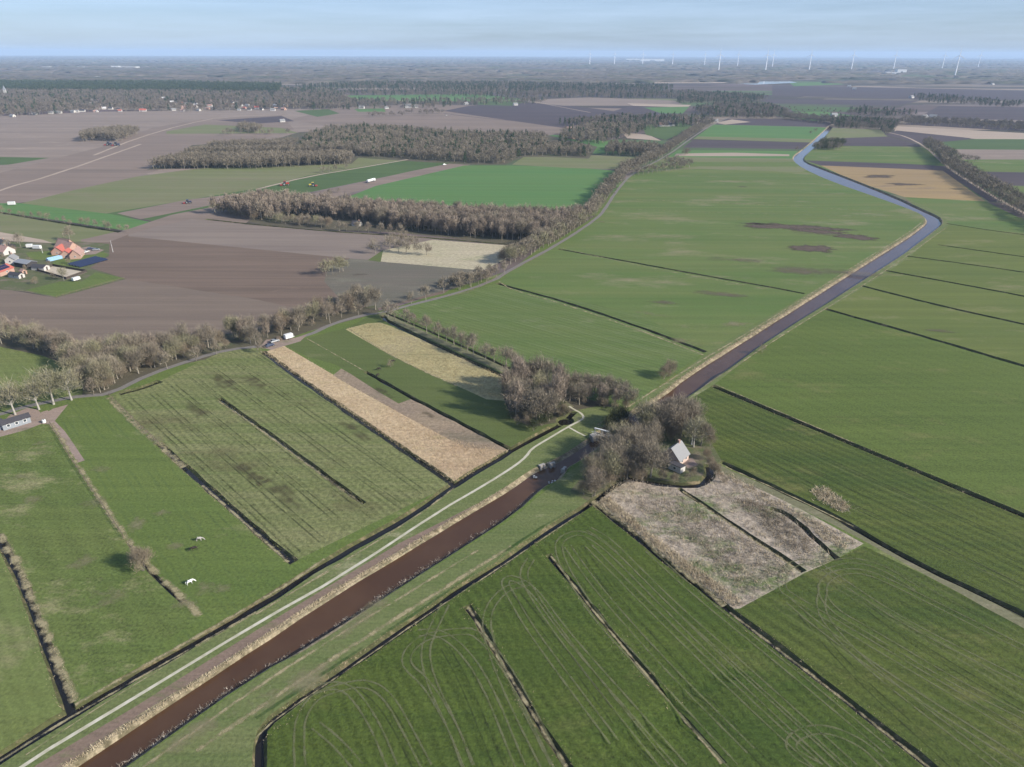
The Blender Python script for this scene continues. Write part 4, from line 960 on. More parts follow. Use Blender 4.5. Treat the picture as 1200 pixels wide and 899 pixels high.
M['reed'] = twig_mat('reed_straw', (.50,.42,.29), (.36,.29,.19), None, .5)
M['reed_w'] = twig_mat('reed_plumes', (.44,.39,.32), (.22,.18,.135), None, .7)
M['scrub'] = twig_mat('marsh_scrub', (.44,.38,.315), (.24,.205,.17), (.22,.21,.13), .07)
M['tuss'] = twig_mat('dry_tussock', (.52,.43,.28), (.38,.30,.18), (.42,.30,.19), .08)
M['tuss_y'] = twig_mat('yellow_tussock', (.38,.31,.17), (.28,.24,.13), (.33,.28,.20), .15)
M['tuss_g'] = twig_mat('green_tussock', (.15,.17,.06), (.21,.20,.09), (.10,.11,.045), .2)
def along(line, step, a, b, seed, z=0., mask=None):
    g = random.Random(seed); o = []
    for i, p in enumerate(resample(line, step)):
        o.append((p[0], p[1], z))
    oo = []
    for q, dd in zip(range(len(o)), range(len(o))):
        x, y, _ = o[q]; x2, y2, _ = o[min(q+1, len(o)-1)]; x0, y0, _ = o[max(q-1, 0)]
        t = Vector((x2-x0, y2-y0)).normalized(); k = g.uniform(a, b)
        if mask and g.random() > mask(q): continue
        oo.append((x-t.y*k+g.uniform(-.3, .3), y+t.x*k, z))
    return oo
NB = [(-60,990),(80,899),(300,756),(367,710),(467,650),(550,600),(598,571)]
nb = smooth(W(NB), 1); nbf = smooth(W([(700,505),(722,494),(733,488),(775,465),(806,440),(852,411),(900,381),(1012.5,310),(1062.5,279),(1083,264),(1087,259)]), 1)
rp_ = []
for k in range(4): rp_ += along(nb, .6, .1, .95, k)
rp_ = [q for q in rp_ if depth(q[0], q[1]) > 90]
for k in range(4): rp_ += along(nbf, .9, .1, 1.8, k+9)
tufts('reeds', 'pale straw reeds along the north edge of the canal', rp_, .55, 5, .22, .06, M['reed'], 1)
SB = smooth(W([(-20,1010),(140,899),(300,786),(367,753),(443,701),(487,673),(533,644),(600,601),(630,575)]), 1)
cl_ = lambda q: .35+.65*(math.sin(q*.05)+math.sin(q*.017+1) > .2)
rp_ = []
for k in range(4): rp_ += along(SB, .6, -1.5, 1.2, k+20, -.9, cl_)
tufts('dead_reeds', 'whitish broken reeds along the south edge of the canal', rp_, .5, 8, .35, .045, M['reed_w'], 2, .9)
rp_ = []
for k in range(2): rp_ += along(SB, .8, -.6, .8, k+40, -.9)
tufts('water_weeds', 'dark brown weeds in the shallow south edge of the canal', rp_, .4, 9, .5, .06, plain('dead_weed', (.05,.04,.03)), 3, .9)
def scatter(px, n_, seed, z=0.):
    q = W(px); xs = [a for a, _ in q]; ys = [b for _, b in q]; g = random.Random(seed); o = []
    while len(o) < n_:
        x, y = g.uniform(min(xs), max(xs)), g.uniform(min(ys), max(ys))
        if inside(x, y, q): o.append((x, y, z))
    return o
MD = [W(smooth(d, 1)) for d in ([(797,573),(821,589),(880,628),(941,669)], [(904,596),(920,601),(939,615),(955,631),(981,655)], [(736,559),(760,564),(795,569),(821,568),(831,560),(833,550)], [(697,591),(749,631),(787,663),(855,715)])]
MD = [resample(d, 1.) for d in MD]
def clear(pts, r=1.5): return [p for p in pts if all((p[0]-q[0])**2+(p[1]-q[1])**2 > r*r for d in MD for q in d)]
MR = [(698,592),(717,571),(736,562),(760,567),(800,575),(826,572),(838,556),(846,550),(1008,637),(981,653),(944,669),(867,711),(853,713)]
tufts('marsh_scrub', 'greyish brown scrub and dead stalks filling the marsh plot', clear(scatter(MR, 2600, 4)), .7, 9, .6, .045, M['scrub'], 5, .7)
tufts('marsh_brush', 'dark low brush in the marsh plot', clear(scatter([(740,590),(800,585),(930,665),(880,690)], 300, 71)+scatter([(860,585),(900,590),(960,640),(930,650)], 260, 72)), 1.1, 12, .8, .05, M['twig_red'], 73, .7)
tufts('marsh_reeds', 'pale straw tussocks in the marsh plot', clear(scatter(MR, 700, 7)+scatter([(698,592),(712,582),(760,625),(870,706),(853,713),(790,664)], 1300, 8)+scatter([(840,552),(852,556),(1000,634),(985,645)], 300, 88)), .8, 10, .45, .06, M['reed'], 6, .6)
tufts('straw_tussocks', 'dry straw tussocks on the pale reed strip', scatter([(311,414),(332,406),(407,450),(470,485),(525,514),(596,528),(532,565),(400,476)], 6500, 9), .45, 5, .5, .06, M['tuss'], 7, .8)
tufts('yellow_tussocks', 'dry yellowish tussocks on the strip by the lane', scatter([(407,385),(430,380),(446,379),(460,384),(590,441),(593,468),(570,466),(535,451),(490,431),(450,411)], 4500, 10), .45, 5, .5, .06, M['tuss_y'], 8, .8)
tufts('stubble_tussocks', 'rough greenish tussocks on the striped stubble field', scatter([(130,465),(188,448),(260,413),(300,407),(311,418),(400,479),(528,567),(343,656),(277,598),(187,518)], 9000, 12), .28, 4, .7, .06, M['tuss_g'], 9, .9)
tufts('straw_heap', 'ragged heap of pale straw and rubble on the green field beside the track', scatter([(950,574),(968,571),(996,594),(990,601),(962,588)], 260, 77), .7, 9, .6, .08, M['reed'], 78, .8)
gp = []
for px in ([(548,711),(590,777),(620,830),(667,899)], [(643,651),(687,703),(746,775),(792,829)], [(697,591),(749,631),(787,663),(855,715),(967,800),(1092,899)], [(0,633),(20,670),(40,720),(54,757),(83,835)], [(303,862),(433,763),(577,667),(677,600)], [(187,520),(237,566),(343,658)], [(835,452),(1000,521),(1200,604)]):
    for sd_ in (-1, 1):
        gp += along(smooth(W(px), 1), .9, sd_*1.0, sd_*1.9, len(gp))
tufts('ditch_grass', 'dry grass fringing the field ditches', gp, .3, 4, .3, .04, M['tuss'], 10, .8)
# ------------------------------------------------------------------ buildings
M['wall_w'] = plain('white_render', (.47,.45,.42), .85, .08); M['wall_brick'] = plain('pinkish_brick', (.42,.27,.21), .9, .15, 3.); M['roof_white'] = plain('pale_roof', (.5,.49,.48), .8, .1); M['wall_pink'] = plain('pale_brick', (.48,.36,.30), .9, .1, 3.); M['wall_grey'] = plain('grey_boards', (.24,.26,.28), .8, .1)
M['wall_grey2'] = plain('pale_render', (.48,.46,.42), .85, .1); M['wall_dk'] = plain('dark_boards', (.05,.045,.045), .85, .2); M['roof_pale'] = plain('pale_grey_tiles', (.22,.22,.22), .8, .08, 3.); M['roof_red'] = plain('red_tiles', (.42,.12,.09), .8, .15, 2.)
M['roof_pink'] = plain('faded_tiles', (.38,.24,.20), .85, .2, 1.2); M['roof_dk'] = plain('dark_roof', (.055,.052,.058), .75, .15, 2.); M['roof_grey'] = plain('grey_sheet', (.24,.25,.27), .7, .1)
M['roof_brown'] = plain('brown_tiles', (.22,.15,.12), .85, .15); M['glass'] = plain('window_glass', (.04,.05,.06), .15, .05, 1., 0, .6); M['frame'] = plain('white_paint', (.75,.75,.73), .6, .04)
M['timber'] = plain('dark_timber', (.07,.055,.045), .85, .2); M['post'] = plain('weathered_post', (.20,.155,.11), .9, .25, 3.); M['conc'] = plain('pale_concrete', (.40,.39,.36), .85, .15, 2.); M['steel'] = plain('grey_steel', (.45,.46,.47), .45, .05, 1., .6)
M['black'] = plain('black_rubber', (.02,.02,.02), .8); M['panel'] = plain('solar_glass', (.010,.014,.045), .18, .05, 1., .0, .6); M['white'] = plain('white_panel', (.62,.62,.60), .5, .04); M['blue'] = plain('blue_sheet', (.25,.42,.60), .5, .08)
M['green_m'] = plain('tractor_green', (.06,.18,.05), .5); M['red_m'] = plain('machine_red', (.35,.04,.03), .5); M['yellow_m'] = plain('machine_yellow', (.65,.50,.08), .5); M['dkblue'] = plain('dark_blue_paint', (.04,.05,.10), .4); M['stone'] = plain('grey_stone', (.33,.31,.28), .9, .2, 2.)
def house(name, label, cat, c, rz, Lx, Wy, eh, rh, wall, roof, wins=2, chim=True, door=True, group=None, over=.35, flat=False):
    """gabled building: ridge along local x; c = ground centre"""
    e = empty(name, (c[0], c[1], 0), rz, label, cat, group); m = MB(); b = m.bm; x, y = Lx/2, Wy/2
    pr = [(-y, 0), (y, 0), (y, eh), (0, eh+rh), (-y, eh)] if not flat else [(-y, 0), (y, 0), (y, eh), (-y, eh+rh)]
    A_ = [b.verts.new((-x, p, q-.02 if q == 0 else q)) for p, q in pr]; B_ = [b.verts.new((x, p, q-.02 if q == 0 else q)) for p, q in pr]
    b.faces.new(A_); b.faces.new(B_[::-1])
    for i in range(len(pr)): b.faces.new((A_[i], A_[(i+1) % len(pr)], B_[(i+1) % len(pr)], B_[i]))
    m.build('wall', M[wall], e)
    m = MB(); t = .14; X = x+over
    if flat:
        k = rh/(2*y); m2 = [(-y-over, eh+rh+over*k+.01), (y+over, eh-over*k+.01)]
        sections = [m2]
    else:
        k = rh/y; sections = [[(-y-over, eh-over*k+.01), (0, eh+rh+.01)], [(0, eh+rh+.01), (y+over, eh-over*k+.01)]]
    for (p0, q0), (p1, q1) in sections:
        v = [m.bm.verts.new(z) for z in ((-X,p0,q0),(X,p0,q0),(X,p1,q1),(-X,p1,q1),(-X,p0,q0+t),(X,p0,q0+t),(X,p1,q1+t),(-X,p1,q1+t))]
        for q in ((0,3,2,1),(4,5,6,7),(0,1,5,4),(1,2,6,5),(2,3,7,6),(3,0,4,7)): m.bm.faces.new([v[i] for i in q])
    r = m.build('roof', M[roof], e)
    if chim and not flat:
        m = MB(); m.box(x*.55-.3, x*.55+.3, -.3, .3, eh+rh-.6, eh+rh+.9); m.box(x*.55-.36, x*.55+.36, -.36, .36, eh+rh+.9, eh+rh+1.02); m.build('chimney', M['wall_brick'], r)
    for s in (-1, 1):
        for i in range(wins):
            u = -x+Lx*(i+.7)/(wins+.4)
            m = MB(); m.box(u-.55, u+.55, s*y-.06 if s < 0 else s*y-.02, s*y+.02 if s < 0 else s*y+.06, eh*.38, eh*.85); f = m.build('window', M['frame'], e)
            m = MB(); m.box(u-.44, u+.44, s*(y+.065)-.01, s*(y+.065)+.01, eh*.42, eh*.81); m.build('pane', M['glass'], f)
    if door:
        m = MB(); m.box(x-.01, x+.06, -.55, .55, 0, 2.05); d = m.build('door', M['timber'], e)
        m = MB(); m.box(x+.065, x+.12, .3, .42, .95, 1.08); m.build('handle', M['steel'], d)
        m = MB(); m.box(-x-.06, -x+.01, -.5, .5, eh*.4, eh*.85); f = m.build('window', M['frame'], e); m = MB(); m.box(-x-.08, -x-.062, -.4, .4, eh*.44, eh*.81); m.build('pane', M['glass'], f)
    return e
def ang2(a, b): return adir(a, b)
# lock keeper's cottage: dark gable to the south-west, pale slope to the south-east
gx, gy = P(787.5, 537); rzc = ang2((780,537),(791,528.5))
cc = P(792.5, 538)
house('cottage', 'small gabled cottage with pale grey roof among trees by the lock', 'house', (cc[0]-.6, cc[1]-.3), rzc, 6.2, 6.6, 2.2, 3.4, 'wall_pink', 'roof_pale', 2)
cc = P(793, 550.5)
house('garden_shed', 'low flat roofed outbuilding in front of the pale roofed cottage', 'shed', cc, ang2((786,548),(799,554)), 4.4, 2.6, 1.9, .25, 'wall_w', 'roof_dk', 1, False, False, flat=True, over=.15)
# stable at the left road
cc = P(19, 498)
house('stable', 'long grey stable with dark roof beside the paddock', 'stable', cc, ang2((10,502),(36,494)), 8.6, 3.6, 2.3, .9, 'wall_grey', 'roof_dk', 3, False)
cc = P(-2, 502)
house('stable', 'narrow grey stall block cut by the left edge of the photo', 'stable', cc, ang2((10,502),(36,494)), 3.2, 4.2, 2.3, .8, 'wall_grey', 'roof_dk', 1, False)
def water_tank(c, label):
    e = empty('water_tank', (*c, 0), .3, label, 'tank'); m = MB(); m.tube([(0, 0, .12), (0, 0, 1.15), (0, 0, 1.25)], [.62, .62, .5], 14).build('tank_body', M['white'], e)
    m = MB(); m.box(-.7, .7, -.7, .7, 0, .12).build('pallet', M['post'], e); m = MB(); m.tube([(0, 0, 1.25), (0, 0, 1.33)], .2, 10).build('cap', M['black'], e)
water_tank(P(52, 495.5), 'white round water tank at the gravel yard corner')
# farmstead on the left edge
def farm(name, label, cat, px, a, b, *r, **k): return house(name, label, cat, P(*px), ang2(a, b), *r, **k)
farm('farmhouse', 'large farmhouse with faded pinkish roof and red front wing', 'house', (80,294), (70,292), (95,297), 15, 8.5, 2.6, 4., 'wall_brick', 'roof_pink', 3)
farm('farmhouse_wing', 'bright red roofed wing on the west of the farmhouse', 'house', (71,297), (66,299), (76,293), 9, 7, 2.2, 3.0, 'wall_brick', 'roof_red', 2, chim=False)
farm('barn', 'barn with bright red roof in front of the farmhouse', 'barn', (80,301), (74,303), (82,297), 7, 6.5, 2.2, 2.8, 'wall_brick', 'roof_red', 1, chim=False)
farm('farmhouse_wing', 'pinkish tiled gabled wing at the east of the farmhouse', 'house', (91,301), (88,304), (95,296), 12, 6, 2.5, 3.2, 'wall_brick', 'roof_pink', 2)
farm('farmhouse_wing', 'small brown roofed lean-to behind the farmhouse', 'house', (77,288), (70,288), (90,291), 11, 4.5, 2.4, 2.4, 'wall_brick', 'roof_brown', 2, chim=False)
farm('barn', 'open sided barn with grey sheet roof left of the riding arena', 'barn', (31,312), (24,311), (41,314), 12, 6.5, 2.8, 1.1, 'wall_dk', 'roof_grey', 0, chim=False, door=False)
farm('shed', 'dark green shed with white gable beside the riding arena', 'shed', (48,316), (42,316), (57,317), 9, 4.5, 2.2, 1., 'wall_w', 'roof_dk', 1, chim=False)
farm('house', 'white gabled house behind the grey barn', 'house', (15,308), (10,310), (20,303), 7, 5.5, 2.8, 2.2, 'wall_w', 'roof_pale', 2)
farm('house', 'house with broad faded brown roof at the left edge', 'house', (5,297), (0,297), (14,299), 11, 8, 2.4, 3., 'wall_w', 'roof_pink', 2)
farm('house', 'low white house behind the bare tree at the left edge', 'house', (2,287), (-4,287), (9,288), 9, 5, 2.3, 1.6, 'wall_w', 'roof_dk', 2)
farm('barn', 'barn with solar panels framed by a red roof edge at the left edge', 'barn', (2,321), (-4,322), (10,317), 11, 8, 2.6, 2.2, 'wall_brick', 'roof_red', 1, chim=False)
farm('shed', 'small dark shed with red brick end left of the arena', 'shed', (20,325), (10,324), (24,326), 8.5, 3.8, 2, 1., 'wall_w', 'roof_dk', 1, chim=False)
farm('shed', 'little brick shed between the dark shed and the arena', 'shed', (28,321), (25,320), (32,322), 3, 2.6, 2, 1., 'wall_brick', 'roof_pink', 0, chim=False)
farm('shed', 'small dark shed under the bare tree at the left edge', 'shed', (13,291), (10,290), (20,292), 6, 3.5, 2, 1., 'wall_dk', 'roof_dk', 0, chim=False)
def solar_roof(px, a, b, label):
    e = empty('roof_solar_array', (*P(*px), 4.0), ang2(a, b), label, 'solar panels'); m = MB()
    for i in range(5):
        for j in range(2):
            x0 = -4+i*1.6; z0 = -.02-j*.0; m.poly([(x0, -3.4+j*1.6, -.75+j*.92), (x0+1.5, -3.4+j*1.6, -.75+j*.92), (x0+1.5, -1.9+j*1.6, .08+j*.92), (x0, -1.9+j*1.6, .08+j*.92)])
    m.build('panel', M['panel'], e)
solar_roof((2,321), (-4,322), (10,317), 'dark solar panels on the red edged barn roof')
def greenhouse():
    e = empty('greenhouse', (*P(64, 304.5), 0), ang2((57,306),(72,302.5)), 'low pale blue greenhouse on the lawn behind the red roofs', 'greenhouse')
    m = MB(); m.prism([(-4.5,-1.3),(4.5,-1.3),(4.5,1.3),(-4.5,1.3)], 0, 1.5); m.build('wall', M['blue'], e)
    m = MB()
    for s in (-1, 1): m.poly([(-4.6, s*1.4, 1.5), (4.6, s*1.4, 1.5), (4.6, 0, 2.2), (-4.6, 0, 2.2)])
    m.poly([(-4.6,-1.4,1.5),(-4.6,1.4,1.5),(-4.6,0,2.2)]); m.poly([(4.6,-1.4,1.5),(4.6,1.4,1.5),(4.6,0,2.2)]); m.build('roof', M['blue'], e)
    m = MB()
    for i in range(7): m.tube([(-4.5+i*1.5, -1.42, 1.5), (-4.5+i*1.5, 0, 2.24), (-4.5+i*1.5, 1.42, 1.5)], .04, 4)
    m.build('frame', M['frame'], e)
greenhouse()
def solar_field():
    q = W([(80,310.8),(113,302),(127,305),(94,314.2)]); o = Vector((*q[0], 0)); ex = Vector((q[1][0]-q[0][0], q[1][1]-q[0][1], 0)); ey = Vector((q[3][0]-q[0][0], q[3][1]-q[0][1], 0))
    for r in range(4):
        e = empty('solar_panel_row', tuple(o+ey*(r+.5)/4), math.atan2(ex.y, ex.x), ['rear row', 'second row', 'third row', 'front row'][r]+' of the dark solar panel field beside the farmhouse', 'solar panels', 'rows of the farm solar field')
        Ln = ex.length; dw = ey.length/4*.5
        for i in range(14):
            x0 = Ln*i/14; m = MB(); v = [(x0+.04, -dw*.97, .5), (x0+Ln/14-.04, -dw*.97, .5), (x0+Ln/14-.04, dw*.9, 1.25), (x0+.04, dw*.9, 1.25)]
            m.poly(v); m.poly([(a, b, c-.05) for a, b, c in v][::-1])
            for k in range(4):
                a, b = v[k], v[(k+1) % 4]; m.poly([a, b, (b[0], b[1], b[2]-.05), (a[0], a[1], a[2]-.05)])
            m.build('panel', M['panel'], e)
        m = MB()
        for i in range(8):
            x0 = Ln*i/7; m.tube([(x0, -dw*.8, 0), (x0, -dw*.8, .5)], .05, 4); m.tube([(x0, dw*.8, 0), (x0, dw*.8, 1.15)], .05, 4)
        m.build('support', M['steel'], e)
solar_field()
def fence(label, px, sp, h, mat, rails=(.5, .95), pw=.07, name='fence', solid=False, maxp=95):
    q = W(px); pts = []
    for a, b in zip(q, q[1:]):
        k = max(1, round(math.dist(a, b)/sp)); pts += [(a[0]+(b[0]-a[0])*i/k, a[1]+(b[1]-a[1])*i/k) for i in range(k)]
    pts.append(q[-1]); pts = pts[:maxp]; o = pts[0]
    e = empty(name, (o[0], o[1], 0), 0, label, 'fence')
    pm = None
    for i, p in enumerate(pts):
        if pm is None:
            m = MB(); m.box(-pw, pw, -pw, pw, -.1, h); po = m.build('post', mat, e); pm = po.data
        else: po = link(bpy.data.objects.new('post', pm), e)
        po.location = (p[0]-o[0], p[1]-o[1], 0)
    for z in rails:
        m = MB(); m.tube([(p[0]-o[0], p[1]-o[1], h*z) for p in pts], .045 if not solid else .05, 4); m.build('rail', mat, e)
    if solid:
        m = MB()
        for a, b in zip(pts, pts[1:]): m.poly([(a[0]-o[0], a[1]-o[1], .1), (b[0]-o[0], b[1]-o[1], .1), (b[0]-o[0], b[1]-o[1], h*.92), (a[0]-o[0], a[1]-o[1], h*.92)])
        m.build('boards', mat, e)
fence('dark boarded fence round the sandy riding arena', [(44,318),(78,327.5),(102,319),(62,312),(44,318)], 2.6, 1.5, M['timber'], solid=True)
fence('brown post fence along the green lane beside the avenue trees', [(451,365),(487,378),(540,402),(594,428)], 2.2, 1.2, M['post'], pw=.11)
fence('thin paddock fence from the stable yard down to the bush', [(59,497),(85,541),(123,597),(145,630)], 4.5, 1.15, M['post'])
fence('paddock fence at the front edge of the farm lawns', [(66,349),(105,338),(146,327)], 3.5, 1.1, M['post'])
fence('fence of thin posts from the pond to the lower paddock ditch', [(128,464),(158,494),(186,521)], 4.0, 1.1, M['post'])
fence('fence of pale posts along the lane to the straight avenue', [(505,352),(548,344),(600,318),(640,297)], 6., 1.1, M['post'])
def flagpole(px, h, label, name='flagpole'):
    e = empty(name, (*P(*px), 0), 0, label, 'pole'); m = MB(); m.tube([(0, 0, 0), (0, 0, h)], [.13, .06], 8).build('pole', M['white'], e)
    m = MB(); m.tube([(0, 0, h), (0, 0, h+.25)], .12, 8).build('finial', M['steel'], e); m = MB(); m.tube([(0, 0, 0), (0, 0, .3)], .3, 8).build('base', M['conc'], e)
flagpole((132.5,295.5), 7.5, 'thin white pole at the corner of the farm drive'); flagpole((50,296.5), 5, 'short white pole on the farm lawn'); flagpole((810.5,521), 5.5, 'thin white pole behind the lock cottage')
# ------------------------------------------------------------------ vehicles
def wheel(e, x, y, r=.34, w_=.22):
    m = MB(); m.tube([(x, y-w_/2, r), (x, y+w_/2, r)], r, 14); t = m.build('wheel', M['black'], e)
    m = MB(); m.tube([(x, y-w_/2-.01, r), (x, y+w_/2+.01, r)], r*.55, 10); m.build('rim', M['steel'], t)
def car(px, rz, paint, label):
    e = empty('parked_car', (*P(*px), 0), rz, label, 'car', 'cars by the farm and fields'); b = M[paint]
    m = MB(); prof = [(-2.1,.35),(2.1,.35),(2.15,.65),(1.9,.85),(1.1,.95),(-2.0,1.0),(-2.15,.7)]; 
    A_ = [m.bm.verts.new((x, -.85, z)) for x, z in prof]; B_ = [m.bm.verts.new((x, .85, z)) for x, z in prof]; n_ = len(prof)
    m.bm.faces.new(A_); m.bm.faces.new(B_[::-1]); [m.bm.faces.new((A_[i], A_[(i+1) % n_], B_[(i+1) % n_], B_[i])) for i in range(n_)]
    m.build('body', b, e, .06)
    m = MB(); v = [m.bm.verts.new(q) for q in ((-1.8,-.78,.96),(1.0,-.78,.93),(1.0,.78,.93),(-1.8,.78,.96),(-1.35,-.62,1.44),(.25,-.62,1.44),(.25,.62,1.44),(-1.35,.62,1.44))]
    for q in ((0,3,2,1),(0,1,5,4),(1,2,6,5),(2,3,7,6),(3,0,4,7)): m.bm.faces.new([v[i] for i in q])
    m.bm.faces.new([v[i] for i in (4,5,6,7)]); m.build('windows', M['glass'], e)
    m = MB(); m.box(-1.32, .22, -.6, .6, 1.44, 1.48).build('roof', b, e)
    for x in (-1.3, 1.35):
        for y in (-.8, .8): wheel(e, x, y)
    for y in (-.6, .6): m = MB(); m.box(2.08, 2.17, y-.15, y+.15, .6, .75).build('headlight', M['frame'], e)
car((106,292.5), .4, 'dkblue', 'dark car parked on the farm drive nearest the house'); car((113,293.5), .4, 'steel', 'grey car parked at the outer end of the farm drive'); car((521,193.5), .6, 'white', 'white car on the track left of the bright green field')
car((101,296), 1.2, 'white', 'white car parked close to the farmhouse gable')
car((316,406), ang2((312,406),(345,396)), 'dkblue', 'dark car parked beside the stacked wood at the roadside lay-by'); car((322,401), ang2((312,406),(345,396)), 'steel', 'grey car parked behind the dark car in the lay-by')
car((523,135.5), 1., 'white', 'white car on the distant road through dark soil')
def trailer(px, rz, label, Lt=3.6, hh=2.1, w_=2.0, name='box_trailer'):
    e = empty(name, (*P(*px), 0), rz, label, 'trailer'); m = MB(); m.box(-Lt/2, Lt/2, -w_/2, w_/2, .55, hh+.4).build('body', M['white'], e, .06)
    m = MB(); m.box(-Lt/2-.02, -Lt/2+.01, -w_/2+.15, w_/2-.15, .65, hh+.2).build('door', M['frame'], e)
    m = MB(); m.tube([(Lt/2, 0, .5), (Lt/2+1.1, 0, .45)], .06, 6).tube([(Lt/2+1, 0, 0), (Lt/2+1, 0, .6)], .05, 6).build('drawbar', M['steel'], e)
    for s in (-1, 1): wheel(e, -.2, s*(w_/2+.05))
trailer((338.5,397), ang2((330,398),(348,393)), 'cream box trailer parked in the roadside lay-by', 3.8, 2.0)
trailer((89.5,329), ang2((86,330),(93,328)), 'white trailer at the corner of the riding arena', 4.2, 1.7); trailer((35,290.5), .2, 'small white caravan behind the farm lawn', 3.6); trailer((44,292), -.1, 'larger white caravan behind the farm lawn', 5.4, 2.2)
trailer((14,240.5), .2, 'white caravan alone beside the far left field corner', 5.5, 2.6)
def tractor(px, rz, paint, label, implement=True, s=1.):
    e = empty('tractor', (*P(*px), 0), rz, label, 'tractor', 'tractors on the fields'); e.scale = (s, s, s)
    m = MB(); m.box(.1, 2.0, -.42, .42, .9, 1.7).box(-1.2, .2, -.6, .6, .8, 1.3).build('body', M[paint], e, .05)
    c_ = MB().box(-1.1, .2, -.65, .65, 1.3, 2.5).build('cab', M['glass'], e); MB().box(-1.2, .3, -.72, .72, 2.5, 2.65).build('roof', M[paint], c_)
    for y in (-.85, .85): wheel(e, -.8, y, .85, .45); wheel(e, 1.5, y, .5, .3)
    MB().tube([(1.2, .2, 1.7), (1.2, .2, 2.4)], .05, 6).build('exhaust', M['black'], e)
    if implement: MB().box(-3.2, -1.9, -1.6, 1.6, .35, .8).box(-1.9, -1.2, -.1, .1, .5, .7).build('implement', M['red_m'], e)
tractor((335,217.5), .3, 'red_m', 'red tractor working on the dark green field by the track', True, 1.7); tractor((366,218.5), 3.3, 'yellow_m', 'pale yellow green machine on the dark green field', True, 1.5)
tractor((221,238.5), .2, 'dkblue', 'dark tractor on the brown strip left of the long wood', True, 1.3); tractor((128,170.5), .1, 'dkblue', 'dark tractor left of the pair by the oval copse', True, 1.9); tractor((137,171), .1, 'dkblue', 'dark tractor right of the pair by the oval copse', True, 1.9)
def tanker(px, rz):
    e = empty('tank_truck', (*P(*px), 0), rz, 'long white tank truck on the track beside the bright green field', 'truck')
    MB().tube([(-7, 0, 2.1), (-6.8, 0, 2.1), (3.6, 0, 2.1), (3.8, 0, 2.1)], [.9, 1.2, 1.2, .9], 16).build('tank', M['white'], e); MB().box(-7, 4, -.5, .5, .8, 1.0).build('chassis', M['steel'], e)
    c_ = MB().box(4.2, 6.4, -1.2, 1.2, .8, 3.2).build('cab', M['white'], e, .1); MB().box(6.38, 6.43, -1., 1., 1.9, 2.8).build('windscreen', M['glass'], c_)
    for x in (-6, -4.7, 2.6, 5.4):
        for y in (-1.1, 1.1): wheel(e, x, y, .5, .3)
tanker((435,213.5), ang2((431,214.5),(440,212)))
def woodpile(px, rz):
    e = empty('firewood_stack', (*P(*px), 0), rz, 'stack of grey brown logs beside the lay-by cars', 'wood pile'); g = random.Random(4)
    for k in range(16):
        r = .22; z = .22+(k//6)*.38; x = -1.2+(k % 6)*.45+(k//6)*.2; MB().tube([(x, -1.3+g.uniform(-.1, .1), z), (x, 1.3+g.uniform(-.1, .1), z)], r, 8).build('log', M['post'], e)
woodpile((327,398), .3)
# ------------------------------------------------------------------ the lock
def abutment(label, px, rz, s=(2.2, 1.2, 1.7), name='lock_wall'):
    e = empty(name, (*P(*px), 0), rz, label, 'lock wall', 'remains of the old lock'); a, b, c = s
    m = MB(); m.box(-a/2, a/2, -b/2, b/2, -1.4, c*.25); m.box(-a/2, -a/2+.5, -b/2-.4, b/2+.4, -1.4, c*.42); m.box(a/2-.5, a/2, -b/2-.3, b/2+.3, -1.4, c*.34); m.build('wall', M['stone'], e, .06)
    MB().box(-a/2-.08, a/2+.08, -b/2-.08, b/2+.08, c*.42+.003, c*.42+.12).build('coping', M['stone'], e)
def sluice():
    a, b = P(699, 509.5), P(711, 512.5); e = empty('sluice_gate', (*a, 0), math.atan2(b[1]-a[1], b[0]-a[0]), 'white framed sluice gate across the narrow canal', 'sluice'); Ln = math.dist(a, b)
    for x in (-.6, Ln/2, Ln+.6): MB().box(x-.16, x+.16, -.16, .16, -1.4, 2.3).build('post', M['conc'], e)
    MB().box(-.8, Ln+.8, -.2, .2, 2.3, 2.55).build('lintel', M['frame'], e); MB().box(-.42, Ln/2-.18, -.06, .06, -1.2, 1.0).build('gate', M['timber'], e); MB().box(Ln/2+.18, Ln+.42, -.06, .06, -1.2, 1.0).build('gate', M['timber'], e)
    MB().box(-1.4, Ln+1.4, -1.3, -.3, .55, .68).build('walkway', M['conc'], e)
    MB().tube([(-1.4, -1.3, 1.6), (Ln+1.4, -1.3, 1.6)], .05, 6).build('railing', M['frame'], e)
sluice()
abutment('pale stone lock head on the north bank beside the sluice', (696,513), .5, (2.4, 1.4, 2.6)); abutment('pale stone lock head on the cottage bank half hidden by trees', (714,513.5), .5, (2.4, 1.2, 2.)); abutment('crumbling grey lock wall at the north corner of the wide basin', (635,546), .6, (2.0, .7, 1.0))
abutment('crumbling grey lock wall where the narrow channel begins', (647,544), .5, (1.8, .6, 1.1)); abutment('whitish stone lock wall at the south corner of the basin', (661,550), 1.1, (2.0, .6, 1.0))
def rocks(label, px, n_, seed):
    e = empty('stone_heap', (*P(*px), -.9), 0, label, 'stones', 'stone heaps at the basin'); g = random.Random(seed)
    for i in range(n_):
        bm = bmesh.new(); bmesh.ops.create_icosphere(bm, subdivisions=2, radius=g.uniform(.2, .45))
        for v in bm.verts: v.co *= g.uniform(.75, 1.15); v.co.z *= .7
        me = bpy.data.meshes.new('stone'); bm.to_mesh(me); bm.free(); me.materials.append(M['conc']); o = link(bpy.data.objects.new('stone', me), e); o.location = (g.uniform(-1.3, 1.3), g.uniform(-.8, .8), .2)
rocks('pale stones in the water at the north corner of the basin', (628,556), 4, 1); rocks('pale stones in the water at the south edge of the basin', (646,563), 7, 2); rocks('pale stones on the bank below the path fork', (668,513), 5, 3)
